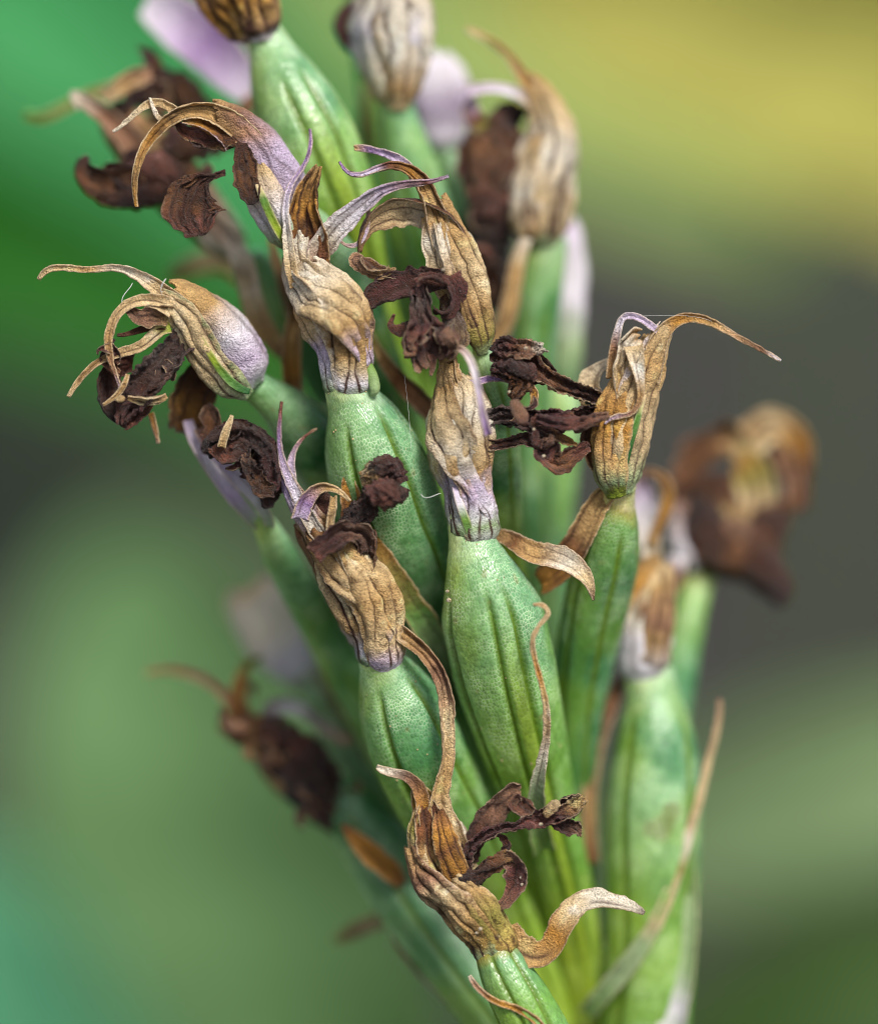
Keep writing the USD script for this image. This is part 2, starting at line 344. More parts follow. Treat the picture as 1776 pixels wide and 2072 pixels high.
def tube(par, name, nodes, st, cr=0, crs=40, wr=2.0, step=3.0, mat=None, mott=.5, speck=.4, label=None, flat=1.0, lobes=0, lobe=0.0, grooves=(), gw=7.0, gd=.10, gin=(0.06, 1.0), gcol='y', rib=None, ribcol='y',
         veins=0, cells=False, bloom=(.8, 1.2, 1.25, .8, .45), spot=None, yel=.75):
    """A closed round body along an axis: nodes are (x, y, depth, radius). grooves: (angle at the start, angle at the end)."""
    par, base = par
    SEED[0] += 13; seed = SEED[0]
    X, T, N, B, L, u, (R, ) = axis(nodes, step, (10,))
    nv = max(10, int(2 * np.pi * R.max() / step))
    uu, aa = np.meshgrid(u, np.linspace(-np.pi, np.pi, nv + 1), indexing="ij")
    rr = R[:, None] * (1 + lobe * np.cos(lobes * aa + seed))
    gm = np.zeros(uu.shape); rm = np.zeros(uu.shape)
    gon = sm(uu, gin[0], gin[0] + .07) * sm(-uu, -gin[1], -gin[1] + .1)
    for g0, g1 in grooves:
        c = np.radians(g0 + (g1 - g0) * uu) + 0.05 * np.sin(7 * uu + g0)
        d = (aa - c + np.pi) % (2 * np.pi) - np.pi
        gm = np.maximum(gm, np.exp(-(d * R[:, None] / gw) ** 2) * gon)
    if rib:
        for g0, g1, wd in rib:
            d = (aa - np.radians(g0 + (g1 - g0) * uu) + np.pi) % (2 * np.pi) - np.pi
            rm = np.maximum(rm, np.exp(-(d / np.radians(wd)) ** 4) * sm(uu, gin[0], gin[0] + .25))
    rr = rr - gd * R[:, None] * gm + 0.03 * R[:, None] * rm
    P = X[:, None] + (rr * np.sin(aa))[..., None] * B[:, None] + (rr * np.cos(aa) * flat)[..., None] * N[:, None]
    P[:, -1] = P[:, 0]
    P = crumple(P, cr, crs, seed); flatP = P.reshape(-1, 3)
    out = P - X[:, None]; out /= np.maximum(np.linalg.norm(out, axis=-1, keepdims=True), 1e-6)
    P = P + out * (wr * 2.2 * (fb(flatP, 11, seed + 5, 3) + (0 if cells or wr < 2.5 else 1.2 * fb(flatP, 5, seed + 8, 2)))).reshape(uu.shape)[..., None]
    if cells:
        n1 = fb(flatP, 60, seed + 1, 3).reshape(uu.shape)[..., None]; n2 = fb(flatP, 18, seed + 2, 2).reshape(uu.shape)[..., None]
        col = ramp(st, np.clip(uu + 0.15 * n1[..., 0], 0, 1).ravel()).reshape(*uu.shape, 3) * (1 + .5 * n1 + .25 * n2)
        yk = (yel * sm(fb(flatP, 130, seed + 9, 2).reshape(uu.shape), -.02, .22))[..., None]
        col = col * (1 - yk) + (col * .45 + np.array([.125, .19, .012])) * yk
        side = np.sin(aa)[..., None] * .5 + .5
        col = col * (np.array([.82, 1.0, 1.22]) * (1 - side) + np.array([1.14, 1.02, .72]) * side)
        bl = (sm(fb(flatP, 26, seed + 12, 2).reshape(uu.shape), .27, .36) * .45)[..., None]
        col = col * (1 - bl) + np.array([.17, .12, .03]) * bl
        col = col * (1 - .55 * rm[..., None]) + PAL[ribcol] * .55 * rm[..., None]
        col = col * (1 - gm[..., None]) + (PAL[gcol] * np.array([.36, .48, .5])) * gm[..., None]
        blm = np.clip((.40 + 2.2 * n1[..., 0] + .6 * n2[..., 0]) * np.interp(uu, [0, .06, .3, .5, 1], bloom) * .72, .02, .6) * (1 - .75 * rm) * (1 - gm)
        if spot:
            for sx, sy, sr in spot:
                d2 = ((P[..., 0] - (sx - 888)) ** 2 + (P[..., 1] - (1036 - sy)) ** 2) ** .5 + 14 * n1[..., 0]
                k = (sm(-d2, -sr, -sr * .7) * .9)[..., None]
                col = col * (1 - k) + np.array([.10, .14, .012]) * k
    else:
        col = paint(P, uu, aa / np.pi, st, seed, veins, .8, .05, None, mott, speck)[0]
    nu, nw = uu.shape
    V = P.reshape(-1, 3); C = np.clip(col, .004, .85).reshape(-1, 3)
    F = grid_faces(nu, nw)
    a, b = P[0, :-1].mean(0) - T[0] * R[0] * .3, P[-1, :-1].mean(0) + T[-1] * R[-1] * .3
    i = np.arange(nw - 1); k = len(V)
    F = np.vstack([F, np.stack([np.full(nw - 1, k), i, i + 1], 1), np.stack([np.full(nw - 1, k + 1), (nu - 1) * nw + i + 1, (nu - 1) * nw + i], 1)])
    V = np.vstack([V, a, b]); C = np.vstack([C, col[0].mean(0), col[-1].mean(0)])
    uv = np.vstack([np.stack([(uu * L / 100), aa * (R.mean()) / 100], -1).reshape(-1, 2), [[0, 0], [L / 100, 0]]])
    F = F[:, ::-1]
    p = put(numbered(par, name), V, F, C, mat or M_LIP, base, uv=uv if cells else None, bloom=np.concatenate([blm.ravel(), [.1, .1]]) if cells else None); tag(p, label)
    return p



# ------------------------------------------------------------------ the flower spike
stem_path = [(1255, 2350, 330, 95), (1180, 2072, 400, 80), (1080, 1700, 440, 72), (985, 1300, 460, 62), (900, 900, 470, 55), (820, 500, 470, 46), (760, 150, 470, 38), (720, -150, 470, 30)]
foot = world(1255, 2350, 330); foot[2] = 0.0
SPIKE = thing("orchid_flower_spike", "green orchid flower spike with fat seed capsules and brown withered flowers, sharp in the foreground", "orchid", foot)
# the part of the stalk below the picture, down to the ground
f0 = world(1255, 2350, 330)


def ground_node(p, r):
    q = (np.asarray(p) - EYE) @ ROT / S; z = -(q[2] + D); s = (D + z) / D; z = z if z < 50 else (z + 50 * DEEP) / (1 + DEEP) if z < 50 + 300 * (1 + DEEP) else z - 300 * DEEP
    return (q[0] / s + 888, 1036 - q[1] / s, z, r / s)


tube(SPIKE, "stem", [ground_node(foot, 120), ground_node(foot * .6 + f0 * .4, 110)] + stem_path, "g0 g.8 f1", cells=True, mat=M_CAP, step=9, wr=2, gin=(0, 1), grooves=[(-40, -20), (30, 50), (100, 110), (-120, -130)], gw=14, gd=.06)


def flower(label):
    path = numbered(SPIKE[0], "withered_flower")
    x = UsdGeom.Xform.Define(stage, path); tag(x.GetPrim(), label)
    return path, SPIKE[1]


def cap(par, nodes, st, **k):
    k = dict(dict(cells=True, mat=M_CAP, wr=1.2, step=4, gw=7.0), **k)
    return tube(par, "seed_capsule", nodes, st, **k)


def bract(nodes, st, **k):
    return ribbon(SPIKE, "bract", nodes, st, **k)


# --- the front capsule with its hood in the middle
A = flower("withered flower with the large net-patterned capsule at the centre front")
A_cap = cap(A, [(948, 1035, 35, 43), (953, 1085, 35, 46), (963, 1130, 40, 61), (979, 1185, 50, 84), (997, 1250, 65, 104), (1017, 1340, 85, 105), (1044, 1450, 115, 96), (1074, 1560, 155, 82), (1103, 1660, 190, 68), (1140, 1800, 250, 60), (1175, 1960, 310, 52), (1200, 2110, 350, 46)],
    "a0 a.05 h.085 h.2 f.4 f.6 y.8 y1", grooves=[(-26, -22), (4, 4), (64, 52), (150, 150)], rib=[(-11, -9, 13)], ribcol='y', gw=7, gd=.14, gin=(0.10, .9), step=3.2)
hood(A, "sepal", [(963, 1105, 37, 52), (953, 1050, 33, 47), (938, 985, 30, 45), (925, 930, 35, 60), (924, 870, 38, 65), (928, 820, 35, 50), (915, 775, 25, 27), (910, 735, 20, 21)],
     "h0 a.10 e.2 l.34 s.46 w.6 s.75 t1", phi=-30, span=215, phi2=-60, span2=200, veins=6, vw=.028, vein=1.0, twist=70, folds=3, fold=.09, cr=9, mott=.4, vphase=.35, edge='r')
hood(A, "sepal", [(965, 1110, 36, 54), (956, 1050, 28, 48), (948, 985, 18, 46), (935, 930, 15, 60), (935, 870, 18, 62), (940, 820, 22, 48), (930, 780, 30, 28)],
     "e0 a.14 e.24 l.36 t.45 s.6 w.8 s1", phi=55, span=150, phi2=20, span2=130, veins=4, vw=.035, vein=1.0, twist=60, folds=3, fold=.07, mott=.45, vphase=.4, edge='b')
hood(A, "sepal", [(957, 1070, 40, 49), (945, 1000, 45, 47), (930, 930, 50, 56), (925, 870, 55, 60), (925, 820, 50, 45), (912, 770, 35, 26)], "e0 l.2 s.4 t1", phi=180, span=240, veins=3, mott=.5)
hood(A, "petal", [(962, 1080, 28, 50), (945, 1000, 24, 52), (930, 935, 22, 66), (926, 870, 22, 70), (924, 815, 25, 54), (915, 770, 28, 32)], "e0 e.15 l.28 w.42 s.7 t1", phi=75, phi2=-75, span=50, span2=120, veins=2, vw=.05, vein=1, folds=2, fold=.05, mott=.45, cr=8, edge='b', ruffle=.08)
ribbon(A, "petal", [(920, 985, -16, 12), (932, 1025, -20, 17), (944, 1060, -18, 18), (953, 1090, -10, 10)], "l0 e.3 f.6 h1", bend=60, veins=0, mott=.2, speck=0, wr=1, mat=M_SOFT)
ribbon(A, "sepal_tip", [(915, 820, 10, 62), (910, 770, 10, 44), (905, 730, 10, 40), (908, 700, 15, 38), (925, 690, 30, 24)], "w0 t.4 b1", bend=110, roll=-20, veins=3, folds=2, fold=5, cr=4)
ribbon(A, "petal_tip", [(988, 880, -90, 26), (975, 830, -110, 22), (966, 780, -120, 19), (955, 738, -115, 22), (940, 712, -95, 22), (922, 706, -70, 16)], "v0 l.25 e.6 r1", bend=200, veins=0, mott=.3, speck=.1, wr=1, mat=M_SOFT)
ribbon(A, "petal_tip", [(930, 782, 10, 14), (965, 772, 5, 18), (1005, 765, 20, 18), (1030, 770, 40, 14)], "l0 v.5 v1", bend=140, veins=0, mott=.4, speck=.3, wr=2)

# --- the capsule and hood to its left
Bf = flower("withered flower with a veined tan hood on the upper net-patterned capsule")
B_cap = cap(Bf, [(695, 742, 45, 46), (703, 778, 40, 48), (714, 808, 45, 54), (731, 850, 55, 76), (750, 910, 70, 96), (774, 980, 95, 107), (803, 1060, 130, 104), (842, 1150, 180, 92), (890, 1270, 250, 76), (960, 1420, 320, 60), (1030, 1600, 370, 50)],
    "a0 a.04 h.07 h.2 c.35 q.5 c.7 g1", grooves=[(-38, -26), (28, 46), (-80, -90), (90, 110), (180, 180)], yel=.1, gw=7, gd=.14, gin=(0.07, .95), gcol='y', step=3.2)
hood(Bf, "sepal", [(712, 810, 44, 56), (700, 755, 38, 48), (689, 700, 35, 56), (677, 655, 40, 74), (655, 605, 45, 70), (628, 565, 45, 48), (612, 520, 40, 34), (606, 480, 35, 30)],
     "h0 a.09 e.18 l.32 s.42 t.65 s.8 w1", phi=-25, span=230, phi2=-50, span2=170, veins=6, vw=.03, vein=1.0, twist=80, folds=3, fold=.08, vphase=.4, mott=.55, edge='b')
hood(Bf, "sepal", [(713, 808, 40, 57), (706, 755, 28, 50), (702, 695, 15, 58), (690, 650, 15, 68), (672, 610, 15, 62), (645, 570, 20, 46), (625, 545, 25, 30)],
     "a0 e.16 s.26 t.34 t.5 s.7 w1", phi=45, span=175, phi2=15, span2=150, veins=6, vw=.032, vein=1.0, twist=60, folds=3, fold=.07, vphase=.45, edge='w', ruffle=.09)
hood(Bf, "sepal", [(705, 775, 45, 48), (700, 720, 45, 55), (685, 650, 50, 64), (655, 600, 55, 58), (625, 560, 50, 38)], "e0 t.4 b1", phi=180, span=240, veins=3)
hood(Bf, "petal", [(706, 770, 30, 48), (697, 715, 22, 60), (683, 660, 18, 80), (660, 610, 22, 76), (630, 570, 28, 52), (610, 530, 30, 34)], "e0 l.18 t.4 s.6 w.85 s1", phi=80, phi2=-50, span=60, span2=120, veins=3, vw=.06, vein=1, folds=2, fold=.05, mott=.5, cr=8, edge='k', ruffle=.08)
ribbon(Bf, "petal", [(700, 655, -30, 46, 160), (672, 605, -38, 66, 150), (645, 570, -34, 62, 130), (612, 545, -10, 40, 100)], "t0 w.4 s1", bend=-130, roll=15, veins=2, vw=.035, vein=.8, folds=2, fold=3, cr=5, edge='b', mott=.4)
ribbon(Bf, "sepal_tip", [(628, 575, 20, 80, 90, 10), (624, 520, 14, 100, 120, 8), (618, 460, 12, 96, 140, 0), (616, 412, 10, 70, 140, -10), (624, 375, 8, 44, 120, -20), (641, 338, 5, 14, 90, -20)], "b0 k.2 b.4 o.65 t1", veins=5, vein=1, vw=.06, folds=3, fold=5, cr=7, mott=.95, speck=.6, edge='o')
ribbon(Bf, "petal_tip", [(600, 580, -4, 34), (589, 530, -10, 30), (583, 475, -12, 26), (578, 425, -8, 18), (588, 378, -4, 14), (608, 345, 0, 13), (624, 312, 10, 11), (627, 262, 40, 5)], "t0 s.15 w.3 e.45 l.6 v.75 v1", bend=110, roll=-30, veins=1, vw=.1, mott=.4, speck=.2, wr=1.5)
ribbon(Bf, "petal", [(640, 530, 25, 40, 60), (655, 492, 15, 58, 70), (690, 452, 0, 55, 70), (735, 410, -10, 40, 70), (785, 380, -18, 22, 90), (840, 370, -15, 15, 110), (905, 355, -5, 5, 90)], "r0 w.15 e.4 l.6 m.8 l1", bend=-70, roll=15, veins=3, vw=.07, vein=.55, folds=2, fold=3, edge='v', mott=.45, cr=3)
tube(Bf, "spur", [(742, 735, 10, 10), (752, 760, 0, 12), (758, 785, -5, 11), (752, 798, 0, 5)], "f0 a1", mat=M_SOFT, mott=.2, speck=0, wr=1)

# --- the lower left hood with dark column, on a rounded capsule
Cf = flower("withered flower with a dark two-knobbed column above the lower rounded capsule")
C_cap = cap(Cf, [(758, 1295, 55, 40), (768, 1335, 60, 44), (786, 1375, 75, 64), (810, 1430, 90, 86), (842, 1510, 110, 97), (885, 1600, 150, 96), (945, 1710, 200, 86), (1010, 1840, 250, 72), (1075, 1980, 300, 62), (1120, 2110, 330, 56)],
    "a0 a.04 h.07 c.2 f.5 y.75 y1", grooves=[(-42, -30), (25, 38), (85, 85), (-95, -95), (180, 180)], rib=[(60, 60, 22)], ribcol='f', gw=7, gd=.14, gin=(0.06, .95), step=3.6)
hood(Cf, "sepal", [(772, 1352, 64, 54), (758, 1298, 52, 42), (733, 1225, 42, 58), (703, 1165, 38, 60), (668, 1105, 35, 46), (630, 1045, 30, 34), (600, 1000, 30, 22), (580, 960, 30, 14)],
     "h0 a.08 e.13 t.22 s.45 t.7 l.9 v1", phi=-35, span=200, phi2=-40, span2=170, veins=6, vw=.05, vein=1, folds=4, fold=.09, twist=20, mott=.6, vphase=.25, edge='b')
hood(Cf, "sepal", [(776, 1350, 60, 54), (770, 1290, 36, 44), (755, 1230, 22, 56), (730, 1180, 20, 58), (705, 1130, 22, 44), (680, 1085, 30, 30)],
     "e0 l.08 s.2 t.5 s.8 b1", phi=40, span=170, phi2=30, span2=150, veins=5, vw=.04, vein=1, folds=3, fold=.08, mott=.75, speck=.7, vphase=.3, edge='t')
hood(Cf, "sepal", [(765, 1320, 60, 44), (745, 1260, 60, 48), (705, 1180, 60, 54), (660, 1110, 55, 40), (620, 1050, 50, 28)], "e0 t.3 b1", phi=180, span=240, veins=3)
hood(Cf, "petal", [(768, 1320, 42, 44), (752, 1260, 34, 54), (722, 1195, 28, 66), (688, 1130, 26, 56), (655, 1075, 26, 42)], "e0 t.2 s.5 t.8 b1", phi=70, phi2=-30, span=60, span2=110, veins=3, vw=.06, vein=1, folds=2, fold=.06, mott=.6, cr=8, edge='b', ruffle=.08)
ribbon(Cf, "sepal", [(735, 1240, -15, 30), (700, 1180, -22, 34), (668, 1120, -20, 34), (640, 1070, -12, 34), (610, 1020, 0, 28), (580, 960, 8, 20), (566, 915, 10, 13), (565, 870, 15, 9), (571, 812, 30, 4)], "s0 s.2 w.4 e.58 l.7 v.85 m1", bend=90, roll=-15, veins=3, vw=.08, vein=.7, mott=.45, cr=4, edge='k')
ribbon(Cf, "petal_tip", [(600, 1010, 20, 26), (588, 960, 25, 24), (592, 920, 28, 14), (610, 890, 35, 8), (640, 868, 50, 4)], "e0 l.4 m.8 r1", bend=110, veins=0, mott=.3, speck=.1)
ribbon(Cf, "petal", [(606, 1050, -5, 44, 120), (622, 1010, -14, 40, 120), (650, 986, -18, 26, 130), (682, 992, -18, 14, 140), (706, 1012, -15, 7, 120)], "l0 v.25 t.6 s1", roll=15, veins=1, mott=.5, speck=.4, edge='t')
ribbon(Cf, "petal", [(665, 1130, 0, 30), (655, 1080, 5, 44), (655, 1035, 8, 40), (665, 1005, 10, 24)], "b0 m.5 k1", bend=120, veins=3, cr=8, mat=M_LIP)
ribbon(Cf, "petal", [(672, 1120, -25, 14), (668, 1080, -28, 16), (672, 1040, -28, 18), (674, 1008, -22, 14)], "s0 t1", bend=100, veins=1, cr=3)
ribbon(Cf, "petal", [(712, 1090, 20, 40), (712, 1030, 20, 52), (705, 985, 18, 36), (698, 952, 15, 5)], "k0 b.4 o.75 b1", bend=100, veins=2, cr=5, mott=.7)
tube(Cf, "column", [(700, 1080, 5, 20), (720, 1050, -5, 24), (742, 1022, -15, 22), (760, 998, -20, 20), (770, 985, -20, 14)], "k0 d.4 k.7 b1", cr=11, crs=22, wr=7, step=2.2, mott=1)
tube(Cf, "anther", [(744, 978, -20, 8), (756, 960, -28, 22), (775, 948, -32, 27), (795, 950, -30, 24), (806, 962, -25, 8)], "t0 t.2 k.4 p1", cr=16, crs=20, wr=7, step=2.2, mott=1)
tube(Cf, "anther", [(752, 1008, -45, 8), (762, 1000, -50, 23), (780, 998, -52, 28), (800, 996, -42, 22), (812, 985, -35, 8)], "p0 m.3 k.7 d1", cr=15, crs=20, wr=7, step=2.2, mott=1)
ribbon(Cf, "anther", [(742, 985, -28, 14), (740, 965, -36, 26), (752, 948, -42, 26), (770, 940, -44, 14)], "t0 s.4 k1", bend=-120, cr=5, crs=18, mat=M_LIP, mott=.9)
ribbon(Cf, "anther", [(790, 1020, -50, 16), (806, 1005, -55, 28), (815, 990, -50, 16)], "k0 m1", bend=-120, cr=6, crs=18, mat=M_LIP, mott=.9)
tube(Cf, "anther", [(790, 975, -25, 12), (808, 970, -28, 11), (825, 967, -28, 4)], "k0 p1", cr=4, crs=14, wr=3, step=2.5)
ribbon(Cf, "lip_lobe", [(640, 1125, -55, 46, 120), (668, 1100, -62, 62, 140), (700, 1078, -55, 64, 150), (730, 1082, -38, 52, 150), (742, 1115, -20, 36, 100)], "m0 p.35 r.7 k1", bend=-150, roll=-10, veins=4, vw=.1, folds=2, fold=4, cr=12, crs=45, mat=M_LIP, mott=.8)
ribbon(Cf, "lip_lobe", [(738, 1075, -15, 50), (742, 1115, -10, 62), (738, 1150, 0, 50), (728, 1172, 10, 20)], "k0 b.5 k1", bend=140, roll=25, cr=12, crs=40, mat=M_LIP, mott=.8)
ribbon(Cf, "lip_lobe", [(690, 1110, 0, 50), (715, 1130, 0, 55), (735, 1150, 5, 40)], "k0 b.5 k1", bend=90, roll=0, cr=10, crs=40, mat=M_LIP)

# --- the lowest flower, turned to the right
Df = flower("withered flower at the bottom with long twisted tan petals and a curled dark lip")
cap(Df, [(995, 1900, 20, 38), (1008, 1940, 18, 46), (1030, 1985, 15, 55), (1060, 2040, 15, 62), (1095, 2110, 25, 66), (1150, 2220, 80, 62)], "i0 i.04 h.12 f.4 h1", bloom=(.3, .4, .4, .3, .3), grooves=[(-40, -30), (15, 20), (75, 70)], gw=6, gd=.12, gin=(0.05, 1.0), step=3.2)
D_hood = hood(Df, "sepal", [(1012, 1955, 18, 44), (988, 1900, 18, 42), (950, 1850, 18, 52), (905, 1798, 20, 54), (865, 1750, 26, 44), (838, 1712, 32, 22)],
     "h0 a.08 x.2 t.42 s.6 r.75 t1", phi=-25, span=190, phi2=-70, span2=120, veins=5, vw=.05, vein=1, folds=2, fold=.06, cr=9, mott=.85, speck=.8, edge='r', vphase=.2, endrag=8)
hood(Df, "sepal", [(1014, 1950, 16, 42), (998, 1895, 16, 43), (970, 1850, 12, 44), (940, 1812, 12, 40), (915, 1790, 16, 28)], "f0 x.2 i.5 t.8 s1", phi=30, span=150, phi2=0, span2=130, veins=4, vw=.045, vein=1, folds=2, fold=.06, mott=.7, speck=.8, edge='s', vphase=.3)
ribbon(Df, "petal", [(925, 1830, 20, 50), (893, 1765, 8, 70), (872, 1705, 6, 66), (866, 1660, 10, 54), (862, 1630, 14, 30)], "b0 b.3 t.5 b.7 k1", bend=70, roll=5, veins=4, vw=.06, vein=1, cr=7, mott=.9, edge='t', endrag=12)
ribbon(Df, "petal", [(945, 1820, 14, 40), (922, 1755, -2, 62), (905, 1705, -4, 62), (895, 1670, 2, 44), (890, 1650, 6, 20)], "b0 o.4 b.6 o.8 b1", bend=-90, roll=12, veins=3, vw=.06, vein=1, cr=7, mott=.85, edge='t', endrag=10)
ribbon(Df, "petal", [(868, 1800, 10, 30), (848, 1745, 4, 40), (840, 1695, 6, 40), (842, 1655, 12, 24), (846, 1635, 16, 10)], "t0 s.4 i.7 t1", bend=-80, roll=-15, veins=2, vw=.07, vein=1, cr=5, mott=.6, edge='s')
ribbon(Df, "petal", [(955, 1810, 40, 30), (940, 1755, 40, 54), (928, 1710, 40, 56), (918, 1672, 42, 34)], "a0 s.4 w1", bend=50, roll=10, veins=0, cr=4, mott=.3, speck=.1, edge='b', rag=.2)
ribbon(Df, "petal", [(868, 1660, 30, 62), (858, 1625, 30, 56), (850, 1600, 30, 30)], "t0 o.5 i1", bend=60, veins=2, cr=5, mott=.6, edge='t')
ribbon(Df, "sepal_tip", [(908, 1730, 30, 80, 60, 0), (897, 1670, 20, 78, 80, -10), (893, 1610, 15, 44, 120, 0), (905, 1550, 5, 34, 140, 30), (908, 1490, 0, 32, 130, 20), (905, 1430, 0, 38, 120, 0), (895, 1375, 0, 36, 130, -20), (865, 1325, 5, 34, 130, -10), (825, 1290, 15, 40, 110, 0), (795, 1270, 25, 24, 90, 0)],
       "t0 s.15 t.3 s.5 r.7 t.9 w1", veins=2, vw=.1, vein=.9, cr=6, mott=.6, edge='b', folds=2, fold=3)
ribbon(Df, "petal_tip", [(868, 1690, 22, 34), (856, 1630, 15, 36), (842, 1590, 12, 32), (818, 1570, 10, 26), (788, 1562, 14, 22), (764, 1553, 18, 9)], "t0 o.3 r.6 w.9 w1", bend=130, roll=10, veins=1, vw=.1, cr=4, mott=.5, edge='b')
ribbon(Df, "lip_lobe", [(932, 1800, 20, 36, 130), (940, 1750, 10, 40, 150), (962, 1708, 0, 34, 170), (1005, 1680, -6, 32, 180), (1055, 1668, -8, 36, 170), (1105, 1655, -8, 44, 170), (1145, 1645, -5, 52, 160), (1178, 1618, 0, 26, 120)], "k0 p.3 p.6 m.8 t1", roll=-20, veins=3, vw=.12, folds=2, fold=5, cr=7, crs=30, mat=M_LIP, mott=.8, edge='r', wr=4, ruffle=5)
ribbon(Df, "lip_lobe", [(945, 1740, 30, 40), (965, 1690, 32, 56), (1000, 1645, 34, 66), (1030, 1612, 36, 58), (1050, 1600, 40, 24)], "k0 k.4 r.8 r1", bend=100, roll=15, veins=2, cr=10, crs=40, mat=M_LIP, mott=.8)
ribbon(Df, "lip_lobe", [(1035, 1620, 36, 40), (1062, 1640, 38, 46), (1085, 1655, 36, 20)], "m0 r1", bend=120, cr=9, crs=30, mat=M_LIP)
ribbon(Df, "lip_lobe", [(1178, 1616, 0, 22), (1150, 1620, 10, 26), (1125, 1632, 14, 26), (1108, 1650, 10, 14)], "t0 k.3 k1", bend=150, roll=-30, cr=6, crs=24, mat=M_LIP, edge='t', wr=4)
ribbon(Df, "lip_lobe", [(1120, 1660, -6, 30), (1150, 1672, -4, 40), (1168, 1680, 0, 30), (1172, 1692, 4, 8)], "p0 k.5 r1", bend=120, roll=10, cr=6, crs=24, mat=M_LIP, wr=4)
tube(Df, "anther", [(1108, 1652, -12, 7), (1112, 1640, -16, 12), (1122, 1630, -18, 12), (1128, 1622, -14, 6)], "t0 s1", cr=4, crs=12, wr=3, step=2)
ribbon(Df, "lip_lobe", [(932, 1785, 0, 44), (958, 1775, -10, 52), (985, 1758, -14, 50), (1015, 1745, -12, 42), (1036, 1740, -5, 24)], "d0 k.4 b.8 t1", bend=-160, roll=0, cr=10, crs=34, mat=M_LIP, mott=.8, wr=4, folds=2, fold=5)
ribbon(Df, "lip_lobe", [(1022, 1738, -12, 40, 120), (1042, 1755, -18, 54, 120), (1046, 1785, -14, 56, 110), (1030, 1815, -8, 36, 100), (1014, 1838, 0, 14, 90)], "r0 p.3 m.6 r1", roll=20, veins=2, cr=9, crs=36, mat=M_LIP, mott=.7, edge='r')
ribbon(Df, "petal", [(1010, 1935, 10, 30), (1003, 1900, 2, 40), (995, 1860, 0, 42), (1000, 1830, 2, 24)], "g0 x.4 t1", bend=110, roll=10, veins=3, vw=.06, vein=1, cr=6, mott=.6)

bract([(1018, 1880, 20, 74, 50, 0), (1045, 1915, 10, 74, 60, -5), (1085, 1932, 0, 62, 80, -20), (1118, 1915, -5, 56, 90, -35), (1142, 1868, -5, 58, 80, -20), (1165, 1835, 0, 58, 60, -40), (1205, 1822, 0, 58, 70, -50), (1255, 1828, 0, 44, 90, -45), (1302, 1846, 0, 7, 120, -30)],
      "t0 t.25 o.4 t.5 s.6 w.72 w.9 k1", veins=1, vw=.12, vein=.6, cr=5, mott=.4, edge='b', label="twisted tan bract with a pale tip at the bottom right of the lowest flower")
bract([(950, 1975, -30, 8), (965, 1998, -38, 14), (1000, 2025, -44, 17), (1045, 2042, -46, 20), (1085, 2068, -46, 22), (1120, 2120, -40, 26)], "w0 r.08 o.3 o.8 t1", bend=170, veins=1, vw=.1, mott=.7, label="narrow orange-brown bract at the bottom edge")
bract([(1079, 1225, -60, 5), (1098, 1226, -66, 8), (1109, 1240, -68, 9), (1095, 1262, -66, 10), (1078, 1290, -62, 11), (1082, 1335, -52, 12), (1096, 1385, -42, 13), (1105, 1440, -28, 16), (1104, 1500, -5, 20), (1092, 1560, 30, 30), (1085, 1620, 75, 44), (1100, 1720, 140, 56)],
      "t0 s.1 t.2 o.3 t.4 w.55 a.75 f1", bend=130, veins=1, vw=.1, mott=.35, speck=.2, label="thin curly bract lying over the centre capsule")

# --- the flower of the upper middle with a hanging dark lip
Hf = flower("withered flower with an arching tan back and a dark brown lip hanging in the upper middle")
cap(Hf, [(972, 690, 55, 18), (982, 735, 62, 24), (997, 790, 75, 33), (1008, 860, 95, 40), (1012, 950, 120, 42), (1015, 1060, 170, 42), (1030, 1250, 260, 46), (1090, 1500, 330, 44)], "a0 h.1 c.2 q.35 y.5 g1", grooves=[(-30, -30), (40, 40)], gw=5)
hood(Hf, "sepal", [(972, 715, 50, 22), (962, 670, 40, 40), (948, 610, 35, 52), (930, 550, 35, 54), (908, 490, 35, 46), (893, 445, 30, 30), (880, 405, 25, 24)], "a0 i.1 t.25 s.5 t.8 t1", phi=60, span=180, phi2=30, span2=190, veins=6, vw=.04, vein=1, folds=4, fold=.08, mott=.6, edge='k', twist=30)
hood(Hf, "sepal", [(962, 690, 35, 20), (945, 640, 22, 34), (925, 585, 18, 38), (905, 530, 18, 36), (890, 480, 22, 30), (880, 440, 25, 26)], "i0 t.2 t.5 w.8 t1", phi=-10, span=150, veins=6, vw=.05, vein=1, folds=4, fold=.10, mott=.7, speck=.6, cr=8, edge='w')
ribbon(Hf, "sepal_tip", [(898, 505, 10, 56, 120), (884, 450, 5, 58, 130), (870, 405, 0, 44, 140), (850, 365, -2, 34, 130), (820, 340, -2, 24, 130), (780, 336, 0, 17, 130), (735, 352, 0, 12, 120), (708, 350, 0, 9, 120), (688, 328, 2, 4, 100)], "s0 t.35 o.5 m.65 l.8 v1", veins=3, vw=.07, vein=.9, folds=2, fold=3, mott=.5, roll=15, edge='b')
ribbon(Hf, "petal_tip", [(845, 372, 20, 24), (828, 340, 22, 24), (800, 318, 22, 23), (765, 306, 22, 18), (742, 300, 22, 18), (720, 298, 22, 12)], "r0 l.4 v.8 t1", bend=120, roll=-15, veins=0, mott=.4, speck=.2)
ribbon(Hf, "petal", [(930, 520, 30, 60), (908, 462, 22, 78), (865, 430, 18, 80), (808, 424, 14, 76), (762, 444, 10, 62), (738, 475, 8, 34), (728, 505, 8, 8)], "t0 w.3 s.6 b1", inner="k0 d1", bend=110, roll=-40, veins=3, vw=.06, cr=8, mott=.6, edge='b', ruffle=5)
